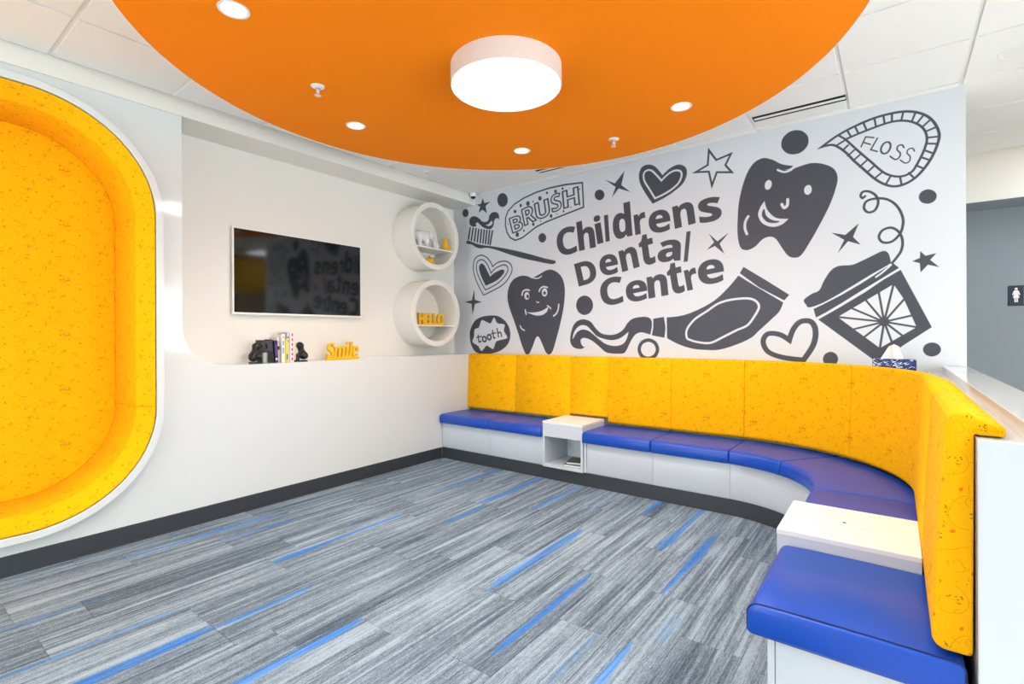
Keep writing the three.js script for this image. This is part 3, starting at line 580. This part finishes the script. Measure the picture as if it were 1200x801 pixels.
// ---------------------------------------------------------------- the upholstered pod in the left wall
{
  const t = thing('seating_pod', 'rounded wall alcove lined with yellow printed fabric in a white frame', 'alcove seat', [XA, POD.y0, 0]);
  const ring = podOutline(.046); ring.holes.push(podOutline(.003, THREE.Path));
  part(t, 'frame', extrudeX(ring, XA - .002, XA + .054, .004, 48), M.gloss, 'white raised frame');
  const H = POD.y1 - POD.y0 - 2 * POD.r, A = POD.r * PI / 2, W = POD.z1 - POD.z0 - 2 * POD.r;
  const at = (s, a, b) => {                                        // s runs up the right side, over the top, down the left and back along the bottom
    const L = [H, A, W, A, H, A, W, A], total = 2 * (H + W + 2 * A); s = ((s % total) + total) % total;
    let i = 0; while (i < 7 && s > L[i]) s -= L[i++];
    const C = [[POD.z0 + POD.r, POD.y1 - POD.r], [POD.z1 - POD.r, POD.y1 - POD.r], [POD.z1 - POD.r, POD.y0 + POD.r], [POD.z0 + POD.r, POD.y0 + POD.r]];
    const q = POD.r - a; let z, y;
    if (i === 0) { z = POD.z0 + a; y = POD.y0 + POD.r + s; } else if (i === 2) { z = POD.z0 + POD.r + s; y = POD.y1 - a; } else if (i === 4) { z = POD.z1 - a; y = POD.y1 - POD.r - s; } else if (i === 6) { z = POD.z1 - POD.r - s; y = POD.y0 + a; }
    else { const c = C[(i - 1) / 2], th = PI - (i - 1) / 2 * PI / 2 - s / POD.r; z = c[0] + q * Math.cos(th); y = c[1] + q * Math.sin(th); }
    return [b, y, z];
  };
  const profile = roundPoly([[.002, XA + .046, .006], [.012, XA + .046, .012], [.088, XA - .045, .03], [.09, XA - .44, .004], [.002, XA - .44, 0]], 6);
  const run = (s0, s1) => { const n = Math.max(2, Math.ceil((s1 - s0) / .04)), out = []; for (let i = 0; i <= n; i++) out.push(s0 + (s1 - s0) * i / n); return out; };
  part(t, 'side_pad', sweep(profile, run(0, H), at, .004), M.fabric);
  part(t, 'top_pad', sweep(profile, run(H, H + 2 * A + W), at, .004), M.fabric);
  part(t, 'side_pad', sweep(profile, run(H + 2 * A + W, 2 * H + 2 * A + W), at, .004), M.fabric);
  part(t, 'seat_pad', sweep(profile, run(2 * H + 2 * A + W, 2 * H + 4 * A + 2 * W), at, .004), M.fabric);
  part(t, 'back_pad', extrudeX(podOutline(-.084), XA - .47, XA - .435, .012, 32), M.fabric);
}

// ---------------------------------------------------------------- television and round shelves in the niche
{
  const z0 = -1.858, z1 = -3.082, y0 = 1.499, y1 = 2.204, x = -4.21, t = thing('television', 'flat black television with a slim white frame, mounted in the wall niche', 'television', [XN, y0, (z0 + z1) / 2]);
  part(t, 'casing', bx(XN, x - .004, y0 + .006, y1 - .006, z1 + .006, z0 - .006, .004), M.frameWhite);
  part(t, 'screen', bx(x - .006, x - .003, y0 + .01, y1 - .01, z1 + .01, z0 - .01), M.screen, 'black glossy screen');
  const s = shapeOf([[-z0, y0], [-z1, y0], [-z1, y1], [-z0, y1]], [[[-z0 + .013, y0 + .016], [-z1 - .013, y0 + .016], [-z1 - .013, y1 - .013], [-z0 + .013, y1 - .013]]]);
  part(t, 'bezel', extrudeX(s, x - .012, x + .002, .0015), M.frameWhite);
}
function roundShelf(zc, yc, shelfY, label) {
  const t = thing('round_shelf', label, 'wall shelf', [XN, yc, zc], 'round white box shelves in the niche');
  const s = new THREE.Shape(); s.absarc(0, 0, .36, 0, 2 * PI); const h = new THREE.Path(); h.absarc(0, 0, .305, 0, 2 * PI, true); s.holes.push(h);
  part(t, 'ring', extrudeX(s, XN, -3.955, .003, 48).translate(0, yc, zc), M.paint);
  const b = new THREE.Shape(); b.absarc(0, 0, .306, 0, 2 * PI); part(t, 'back_panel', extrudeX(b, XN, XN + .008, 0, 48).translate(0, yc, zc), M.paint);
  const w = Math.sqrt(.305 ** 2 - (shelfY - yc) ** 2); part(t, 'shelf_board', bx(XN + .008, -3.972, shelfY - .012, shelfY, zc - w, zc + w), M.frameWhite);
}
roundShelf(-3.856, 2.392, 2.268, 'upper round white wall shelf holding a white elephant figurine');
roundShelf(-3.868, 1.563, 1.432, 'lower round white wall shelf holding yellow block letters');

const loader = new FontLoader(), sansBold = await loader.loadAsync('fonts/droid/droid_sans_bold.typeface.json'), serifBold = await loader.loadAsync('fonts/droid/droid_serif_bold.typeface.json');
function word(t, text, font, x, y, z, height, width, depth, slant, gap) {   // raised letters that face +x and read along -z
  const size = height / .73, glyphs = [...text].map((ch) => { const g = new TextGeometry(ch, { font, size, depth, curveSegments: 6, bevelEnabled: true, bevelSize: .0012, bevelThickness: .0015, bevelSegments: 2 }); g.computeBoundingBox(); return g; });
  const total = glyphs.reduce((s, g) => s + g.boundingBox.max.x - g.boundingBox.min.x + gap, -gap), k = width / total; let at = 0;
  for (const g of glyphs) {
    const w = g.boundingBox.max.x - g.boundingBox.min.x, dx = -g.boundingBox.min.x; g.translate(dx + at, 0, 0);
    if (slant) g.applyMatrix4(new THREE.Matrix4().makeShear(0, 0, slant, 0, 0, 0));
    g.scale(k, 1, 1).rotateY(PI / 2).translate(x, y, z); part(t, 'letter', g, M.letter); at += w + gap;
  }
}
{
  const t = thing('word_sign', 'yellow block letters spelling HELLO on the lower round shelf', 'sign', [-4.1, 1.432, -3.84]);
  word(t, 'HELLO', sansBold, -4.07, 1.436, -3.685, .092, .375, .03, 0, .004);
  part(t, 'base', bx(-4.073, -4.036, 1.432, 1.44, -4.062, -3.683, .002), M.letter);
}
{
  const t = thing('word_sign', 'yellow script sign reading Smile on the ledge under the television', 'sign', [-4.1, YL, -2.78]);
  word(t, 'Smile', serifBold, -4.11, YL + .016, -2.615, .098, .33, .03, .18, -.004);
  part(t, 'base', bx(-4.112, -4.076, YL, YL + .018, -2.955, -2.612, .003), M.letter);
}
{
  const x = -4.08, y = 2.268, z = -3.79, t = thing('elephant_figurine', 'white ceramic elephant figurine with a curled trunk on the upper round shelf', 'figurine', [x, y, z]);
  part(t, 'body', blob([[x, y + .125, z + .075, x, y + .13, z - .02, .06, .058], [x, y + .14, z - .05, x, y + .15, z - .1, .048, .046], ...[[-.032, .085], [.032, .085], [-.032, -.02], [.032, -.02]].map(([a, b]) => [x + a, y + .095, z + b, x + a, y + .016, z + b, .028, .024]),
    [x, y + .14, z - .135, x, y + .085, z - .165, .026, .02], [x, y + .085, z - .165, x, y + .04, z - .165, .02, .016], [x, y + .04, z - .165, x, y + .022, z - .19, .016, .014], [x, y + .022, z - .19, x, y + .052, z - .215, .014, .012], [x, y + .052, z - .215, x, y + .085, z - .205, .012, .01], [x, y + .16, z + .13, x, y + .09, z + .14, .008, .006]], .024, .006), M.ceramic);
  for (const s of [-1, 1]) part(t, 'ear', new THREE.SphereGeometry(1, 20, 14).scale(.01, .055, .042).rotateY(s * .35).translate(x + s * .053, y + .145, z - .07), M.ceramic);
}
{
  const x = -4.03, y = 2.268, z = -4.075, t = thing('toy_figurine', 'small yellow animal figurine beside the elephant on the upper round shelf', 'figurine', [x, y, z]);
  part(t, 'body', blob([[x, y + .034, z, x, y + .06, z, .036, .03], [x, y + .098, z, x, y + .106, z, .031, .028], [x + .02, y + .014, z + .024, x + .036, y + .014, z + .03, .015, .013], [x + .02, y + .014, z - .024, x + .036, y + .014, z - .03, .015, .013], [x, y + .132, z + .02, x, y + .142, z + .026, .01, .008], [x, y + .132, z - .02, x, y + .142, z - .026, .01, .008], [x, y + .062, z + .028, x + .02, y + .04, z + .045, .012, .01], [x, y + .062, z - .028, x + .02, y + .04, z - .045, .012, .01]], .012, .004), M.letter);
}
{
  const x = -4.05, y = 2.392 - .302, z = -3.85, t = thing('toy_figurine', 'small yellow toy with a white cap lying in the bottom of the upper round shelf', 'figurine', [x, y, z]);
  part(t, 'body', blob([[x, y + .034, z + .06, x, y + .038, z - .01, .032, .038], [x, y + .062, z - .015, x, y + .074, z - .025, .028, .026], [x, y + .024, z - .05, x, y + .022, z - .07, .018, .012]], .014, .004), M.letter);
  part(t, 'cap', new THREE.SphereGeometry(.032, 20, 12, 0, 2 * PI, 0, PI / 2).scale(1, .8, 1.3).translate(x, y + .086, z - .03), M.ceramic);
}
function book(label, zc, y0, w, h, d, colors, lean, bands, x = -4.08, turn = 0, cat = 'book', group) {   // spine faces +x
  const t = thing('book', label, cat, [x, y0, zc], group), cover = std({ color: colors[0], roughness: .45 }), page = M.paper;
  part(t, 'cover', merged([bx(x - d, x, y0, y0 + h, zc - w / 2, zc - w / 2 + .003), bx(x - d, x, y0, y0 + h, zc + w / 2 - .003, zc + w / 2), bx(x - .004, x, y0, y0 + h, zc - w / 2 + .003, zc + w / 2 - .003)]), cover);
  part(t, 'pages', bx(x - d + .004, x - .004, y0 + .004, y0 + h - .004, zc - w / 2 + .003, zc + w / 2 - .003), page);
  bands.forEach(([a, b, c, z0 = -1, z1 = 1]) => part(t, 'spine_print', bx(x - .0005, x + .0007, y0 + a * h, y0 + b * h, zc + z0 * w / 2, zc + z1 * w / 2), std({ color: c, roughness: .5 })));
  t.rotation.set(lean, turn, 0); return t;
}
const shelfBooks = 'books between the figure bookends on the ledge';
const dark = book('dark navy cased book leaning left beside the seated black bookend', -2.083, YL + .002, .075, .185, .13, [0x23242c], .07, [[.5, .95, 0x3a3d48, -.92, .92], [.62, .8, 0xcfc9ba, .2, .6], [.08, .42, 0x16161f, -.9, .9], [.2, .36, 0xc58a4a, .15, .6]], -4.07, 0, 'book', shelfBooks);
book('dark purple book standing right of the navy cased book', -2.148, YL, .028, .18, .13, [0x30264f], .05, [[.1, .2, 0xd7d3e4, -.6, .6], [.3, .8, 0x57488a, -.5, .5]], -4.075, 0, 'book', shelfBooks);
book('pale book with a small dark picture, behind the purple book', -2.175, YL, .022, .205, .13, [0xe3d6cf], 0, [[.5, .64, 0x2a221f, -.9, .9], [.55, .6, 0xb98b5c, -.4, .4], [.78, .84, 0xc99a86, -.5, .5]], -4.105, 0, 'book', shelfBooks);
book('white book with blue lettering on its spine', -2.204, YL, .026, .232, .14, [0xf1f1ee], 0, [[.3, .52, 0x3f8fae, -.35, .35], [.6, .76, 0x2e6fa8, -.3, .3], [.86, .92, 0x2d7d62, -.3, .3]], -4.075, 0, 'book', shelfBooks);
book('slim yellow book with a green base, shortest of the row', -2.232, YL, .022, .19, .14, [0xe6c72c], 0, [[.1, .34, 0x57704f, -.9, .1], [.4, .9, 0xf0d750, -.6, .6]], -4.073, 0, 'book', shelfBooks);
book('tall pale grey book with violet lettering, behind the yellow book', -2.251, YL, .018, .245, .14, [0xd9d5d6], 0, [[.82, .86, 0x5b4a68, -.8, .8], [.68, .74, 0x8d79b4, -.6, .6]], -4.085, 0, 'book', shelfBooks);
book('white book with a row of red squares down its spine', -2.279, YL, .034, .25, .14, [0xf3e6e6], 0, [0, 1, 2, 3, 4, 5].map((i) => [.04 + i * .163, .135 + i * .163, 0xc22d48, -.35, .35]), -4.07, 0, 'book', shelfBooks);
function bookend(z, s, label) {
  const x = -4.08, y = YL, t = thing('bookend', label, 'bookend', [x, y, z], 'black figure bookends');
  part(t, 'figure', blob([[x, y + .132, z + s * .004, x, y + .136, z, .031, .03], [x, y + .1, z + s * .012, x, y + .06, z + s * .024, .024, .034], [x + .004, y + .05, z + s * .03, x + .012, y + .046, z + s * .036, .036, .032], [x + .022, y + .05, z, x + .026, y + .052, z - s * .03, .016, .014], [x + .026, y + .052, z - s * .03, x + .026, y + .014, z - s * .033, .014, .015], [x + .024, y + .09, z + s * .012, x + .028, y + .075, z - s * .02, .013, .011], [x + .018, y + .137, z - s * .022, x + .02, y + .136, z - s * .026, .012, .011]], .012, .004), M.black);
  part(t, 'base', bx(x - .03, x + .042, y, y + .01, z - s * .046, z + s * .05, .002), M.black);
}
bookend(-1.985, 1, 'black seated figure bookend at the alcove end of the books');
bookend(-2.352, -1, 'black seated figure bookend at the red-squared end of the books');
{
  const x = -4.035, z = -2.028, t = thing('pencil_cup', 'small silvery green cup in front of the seated black bookend', 'cup', [x, YL, z]);
  part(t, 'cup', lathe([[0, .002], [.018, 0], [.02, .004], [.021, .082], [.019, .084], [.017, .08], [.016, .01], [0, .008]], x, YL, z, 24), std({ color: 0x9aa89e, roughness: .3, metalness: .4 }));
}

// ---------------------------------------------------------------- the built-in bench: plan lines at distance d round a centre
const BC = { x: -.97, z: -3.25 }, RA = 1.05, L1 = BC.x - XA, LA = RA * PI / 2;
const bench = (s, d, y) => { if (s <= L1) return [XA + s, y, BC.z - d]; if (s < L1 + LA) { const a = PI / 2 - (s - L1) / RA; return [BC.x + d * Math.cos(a), y, BC.z - d * Math.sin(a)]; } return [BC.x + d, y, BC.z + s - L1 - LA]; };
const sx = (x) => x - XA, sa = (deg) => L1 + RA * (90 - deg) * PI / 180, sz = (z) => L1 + LA + z - BC.z;
function along(s0, s1) { const out = [s0]; for (let s = s0 + .03; s < s1 - .012; s += .045) if (s > L1 - .06 && s < L1 + LA + .06) out.push(s); if (s0 < L1 && s1 > L1) out.push(L1); out.push(s1); return [...new Set(out)].sort((a, b) => a - b); }
// low wall behind the bench, with a higher cap on the lobby side
{
  const pts = [[XA, -ZW], [.255, -ZW], [.255, 1.70], [BC.x + 1.133, 1.70]]; for (let i = 0; i <= 40; i++) { const q = bench(L1 + LA * (1 - i / 40), 1.133, 0); pts.push([q[0], -q[2]]); } pts.push([XA, 3.25 + 1.133]);
  const pony = struct('wall_pony', extrudeY(shapeOf(pts), 0, 1.056, .0015), M.gloss);
  part(pony, 'end_panel', bx(BC.x + 1.134, .384, .004, 1.054, -1.70, -1.694, .001), M.laminate);
  struct('wall_pony_cap', bx(.255, .385, 0, 1.1, ZW + .002, -1.70, .002), M.gloss);
}
const cabinetGroup = 'bench cabinets';
function cabinet(label, s0, s1, doors) {
  const at = bench((s0 + s1) / 2, .85, 0), t = thing('bench_cabinet', label, 'cabinet', at, cabinetGroup);
  part(t, 'carcass', sweep([[.655, .005], [1.125, .005], [1.125, .379], [.655, .379]], along(s0, s1), bench), M.laminate);
  for (const [a, b] of doors) part(t, 'front_panel', sweep(roundPoly([[.646, .117, .001], [.656, .117, 0], [.656, .378, 0], [.646, .378, .001]], 2), along(a + .0015, b - .0015), bench), M.laminate);
  part(t, 'kick', sweep([[.638, .001], [.656, .001], [.656, .114], [.642, .114]], along(s0, s1), bench), M.base, 'dark kick strip');
  return t;
}
cabinet('white bench cabinet with two fronts beneath the pair of blue seats in the left corner', sx(XA) + .004, sx(-2.592), [[sx(XA) + .004, sx(-3.238)], [sx(-3.238), sx(-2.595)]]);
const middleCabinet = cabinet('white bench cabinet with two fronts between the cubby table and the curve', sx(-2.143), sx(-.955), [[sx(-2.143), sx(-1.547)], [sx(-1.547), sx(-.955)]]);
cabinet('white curved bench cabinet under the blue corner seats', sx(-.955), sz(-2.725), [[sx(-.955), sz(-2.725)]]);
{
  const label = 'white bench cabinet under the blue seat end nearest the viewer', t = thing('bench_cabinet', label, 'cabinet', [-.05, 0, -2.02], cabinetGroup);
  part(t, 'carcass', bx(-.315, .155, .005, .379, -2.28, -1.757), M.laminate);
  part(t, 'stile', bx(-.322, -.302, .0, .379, -1.757, -1.745, .001), M.laminate);
  part(t, 'end_panel', bx(-.2995, .155, .004, .379, -1.757, -1.746, .001), M.laminate);
  part(t, 'front_panel', bx(-.324, -.315, .117, .378, -2.28, -1.757, .001), M.laminate);
  part(t, 'kick', bx(-.328, -.316, 0, .114, -2.28, -1.757, .001), M.base, 'dark kick strip');
}
part(middleCabinet, 'filler_strip', bx(-2.168, -2.1445, .117, .378, -3.9, -3.889, .001), M.laminate);
{
  const x0 = -2.59, x1 = -2.172, zf = -3.872, zb = -4.29, y0 = .114, y1 = .53, t = thing('cubby_table', 'white box table with an open cubby set into the bench under the mural', 'side table', [(x0 + x1) / 2, 0, (zf + zb) / 2]);
  const e = .001, th = .02;
  part(t, 'side_panel', bx(x0, x0 + th, y0, y1 - .02, zb, zf - e, e), M.laminate); part(t, 'side_panel', bx(x1 - th, x1, y0, y1 - .02, zb, zf - e, e), M.laminate);
  part(t, 'bottom_panel', bx(x0 + th, x1 - th, y0, y0 + .022, zb, zf - e), M.laminate);
  part(t, 'apron', bx(x0 + th, x1 - th, .392, y1 - .02, zf - .02, zf - e, e), M.laminate);
  part(t, 'cubby_lining', merged([bx(x0 + th, x1 - th, .395, .4, zb, zf - .02), bx(x0 + th, x1 - th, y0 + .022, .395, zb, zb + .01)]), M.cavity);
  part(t, 'table_top', bx(x0, x1, y1 - .02, y1, zb, zf, .0015), M.tableWhite);
  part(t, 'kick', bx(x0, -2.1425, 0, .114, -3.9, -3.888), M.base, 'dark kick strip');
}
for (const [label, zc, y, w, d, c, turn] of [['dark green book on top of the two in the cubby', -4.03, .157, .16, .2, 0x3f4637, .25], ['grey magazine with a white edge, lower of the two in the cubby', -4.02, .1365, .17, .22, 0x4c4f52, .1]]) {
  const x = -2.31, t = thing('book', label, 'book', [x, y, zc], 'books in the bench cubby');
  part(t, 'cover', merged([bx(x - w / 2, x + w / 2, y, y + .002, zc - d / 2, zc + d / 2), bx(x - w / 2, x + w / 2, y + .017, y + .0195, zc - d / 2, zc + d / 2), bx(x - w / 2, x - w / 2 + .002, y, y + .0195, zc - d / 2, zc + d / 2)]), std({ color: c, roughness: .4 }));
  part(t, 'pages', bx(x - w / 2 + .002, x + w / 2 - .004, y + .002, y + .017, zc - d / 2 + .004, zc + d / 2 - .004), M.paper); t.rotation.y = turn;
}
{
  const x0 = -.386, x1 = .075, z0 = -2.722, z1 = -2.285, y1 = .529, t = thing('bench_table', 'white box table between the blue seats, with faint round charger marks on top', 'side table', [(x0 + x1) / 2, 0, (z0 + z1) / 2]);
  part(t, 'table_top', bx(x0, x1, y1 - .02, y1, z0, z1, .002), M.tableWhite);
  part(t, 'body', bx(x0 + .001, x1, .114, y1 - .02, z0 + .001, z1 - .001, .001), M.laminate);
  part(t, 'kick', bx(-.32, x1, 0, .114, z0, z1), M.base);
  const cx = -.17, cz = -2.52;
  for (const dz of [-.055, .055]) part(t, 'charger_ring', new THREE.TorusGeometry(.032, .0012, 6, 40).rotateX(PI / 2).translate(cx + dz * .9, y1, cz + dz * .15), M.engraved);
  part(t, 'charger_dot', cyl(cx, y1 - .001, y1 + .0012, cz, .007), M.navy, 'small dark dot');
  part(t, 'engraved_arc', new THREE.TorusGeometry(.1, .0012, 6, 40, PI).rotateX(PI / 2).translate(cx, y1, cz + .02), M.engraved);
}
// seat cushions
const seatProfile = roundPoly([[.596, .3815, .014], [1.112, .3815, .006], [1.112, .474, .014], [.9, .477, 0], [.7, .477, 0], [.596, .474, .034]], 6);
function cushion(label, s0, s1) {
  const t = thing('seat_cushion', label, 'seat cushion', bench((s0 + s1) / 2, .83, .381), 'blue vinyl bench seats');
  part(t, 'pad', sweep(seatProfile, along(s0, s1), bench, .013), M.vinyl);
  return t;
}
cushion('royal blue vinyl seat cushion at the wall corner, leftmost of the bench', sx(XA) + .003, sx(-3.2395));
cushion('royal blue vinyl seat cushion just left of the cubby table', sx(-3.2375), sx(-2.593));
cushion('royal blue vinyl seat cushion just right of the cubby table', sx(-2.168), sx(-1.551));
cushion('royal blue vinyl straight seat cushion just before the bench curves', sx(-1.549), sx(-.956));
cushion('royal blue vinyl curved seat cushion, first of the corner pair under the mural', sx(-.954), sa(53.2));
cushion('royal blue vinyl curved seat cushion, second of the corner pair, wedge shaped', sa(53), sz(-3.19));
cushion('royal blue vinyl seat cushion between the corner wedge and the white charger table', sz(-3.188), sz(-2.724));
{
  const t = cushion('royal blue vinyl seat cushion at the near end of the bench, with dark piping', sz(-2.281), sz(-1.705));
  const loop = roundPoly([[.595, .3805, .014], [1.113, .3805, .012], [1.113, .4755, .02], [.9, .4785, 0], [.7, .4785, 0], [.595, .4755, .034]], 6).map(([d, y]) => new THREE.Vector3(BC.x + d, y, -1.7195));
  part(t, 'piping', new THREE.TubeGeometry(new THREE.CatmullRomCurve3(loop, true), 160, .002, 6, true), M.welt, 'dark piping');
}
// backrest panels
const backProfile = (y0) => roundPoly([[1.044, y0, .03], [1.127, y0, .012], [1.131, 1.06, .002], [1.19, 1.06, .004], [1.19, 1.084, .008], [1.12, 1.112, .03], [1.077, 1.112, .04]], 6);
function backrest(label, s0, s1, y0 = .49) {
  const t = thing('backrest_panel', label, 'backrest', bench((s0 + s1) / 2, 1.1, y0), 'yellow printed backrest panels along the bench');
  part(t, 'pad', sweep(backProfile(y0), along(s0, s1), bench, .008), M.fabric);
}
backrest('yellow printed backrest panel in the corner by the white wall, leftmost', sx(XA) + .002, sx(-3.23));
backrest('yellow printed backrest panel under the tall smiling tooth of the mural', sx(-3.23), sx(-2.55));
backrest('short yellow printed backrest panel directly above the cubby table', sx(-2.55), sx(-2.14), .538);
backrest('yellow printed backrest panel just right of the cubby table', sx(-2.14), sx(-1.545));
backrest('yellow printed backrest panel before the curve, under the mural toothpaste tube', sx(-1.545), sx(-.955));
backrest('yellow printed curved backrest panel under the outlined heart of the mural', sx(-.955), sa(46.6));
backrest('yellow printed curved backrest panel in front of the tissue box', sa(46.6), sa(1));
backrest('yellow printed backrest panel behind the white charger table', sa(1), sz(-2.42));
backrest('yellow printed backrest panel at the near end, showing its end profile', sz(-2.42), sz(-1.735));

// ---------------------------------------------------------------- small things on the low wall and in the corridor
{
  const x = -.004, z = -4.19, y = 1.056, t = thing('tissue_box', 'blue and white patterned tissue box on the ledge behind the curved backrest', 'tissue box', [x, y, z]);
  const map = canvasTexture(256, 128, (g, w, h) => { g.fillStyle = '#16245a'; g.fillRect(0, 0, w, h); for (let i = 0; i < 190; i++) { g.strokeStyle = ['#e8ecf6', '#2c54ad', '#0b1130', '#a9b9e0'][Math.floor(rnd() * 4)]; g.lineWidth = 4 + rnd() * 4; const a = rnd() * w, b = rnd() * h; g.beginPath(); g.moveTo(a, b); g.lineTo(a + 10 + rnd() * 14, b + (rnd() < .5 ? -1 : 1) * (6 + rnd() * 8)); g.stroke(); } });
  part(t, 'carton', bx(x - .115, x + .115, y, y + .095, z - .06, z + .06, .001), std({ map, roughness: .55 }));
  part(t, 'opening', cyl(0, y + .0945, y + .0958, 0, .05, .05, 32).scale(1, 1, .45).translate(x - .005, 0, z), M.darkSlot);
  const g = new THREE.PlaneGeometry(.12, .1, 16, 12), p = g.attributes.position;
  for (let i = 0; i < p.count; i++) { const u = p.getX(i) / .06, v = p.getY(i) / .1 + .5; p.setXYZ(i, u * .062 * (1 - .55 * v) + .012 * v, (v * .1) * (1 - .15 * Math.abs(u)), .014 * Math.sin(u * 4.2 + v * 2) * (1 - .4 * v) + .01 * v * u); }
  g.computeVertexNormals(); part(t, 'tissue', g.translate(x - .012, y + .093, z), M.paper, 'white tissue');
}
{
  const x0 = .856, y0 = 1.575, z = -6.64, w = .215, h = .19, t = thing('restroom_sign', 'dark navy restroom sign with white figure pictograms on the grey corridor wall', 'sign', [x0 + w / 2, y0, z]);
  part(t, 'plate', bx(x0, x0 + w, y0, y0 + h, z, z + .01, .006), M.navy);
  part(t, 'divider', bx(x0 + w / 2 - .004, x0 + w / 2 + .004, y0 + .012, y0 + h - .012, z + .009, z + .0108), std({ color: 0x6b7c93, roughness: .5 }));
  for (const [cx, skirt] of [[x0 + w * .25, 1], [x0 + w * .75, 0]]) {
    const head = new THREE.Shape(); head.absarc(0, .068, .0105, 0, 2 * PI);
    const pts = skirt ? [[-.008, .055], [.008, .055], [.016, .05], [.028, .012], [.021, .009], [.013, .03], [.022, -.018], [.012, -.018], [.012, -.058], [.002, -.058], [.002, -.018], [-.002, -.018], [-.002, -.058], [-.012, -.058], [-.012, -.018], [-.022, -.018], [-.013, .03], [-.021, .009], [-.028, .012], [-.016, .05]] : [[-.012, .055], [.012, .055], [.02, .05], [.022, -.004], [.015, -.004], [.013, .035], [.012, -.058], [.002, -.058], [.002, -.01], [-.002, -.01], [-.002, -.058], [-.012, -.058], [-.013, .035], [-.015, -.004], [-.022, -.004], [-.02, .05]];
    const o = { depth: .0018, bevelEnabled: false, curveSegments: 12 };
    part(t, 'pictogram', merged([new THREE.ExtrudeGeometry(head, o), new THREE.ExtrudeGeometry(shapeOf(pts), o)]).translate(cx, y0 + h * .48, z + .0095), M.white);
  }
}
renderer.render(scene, camera);
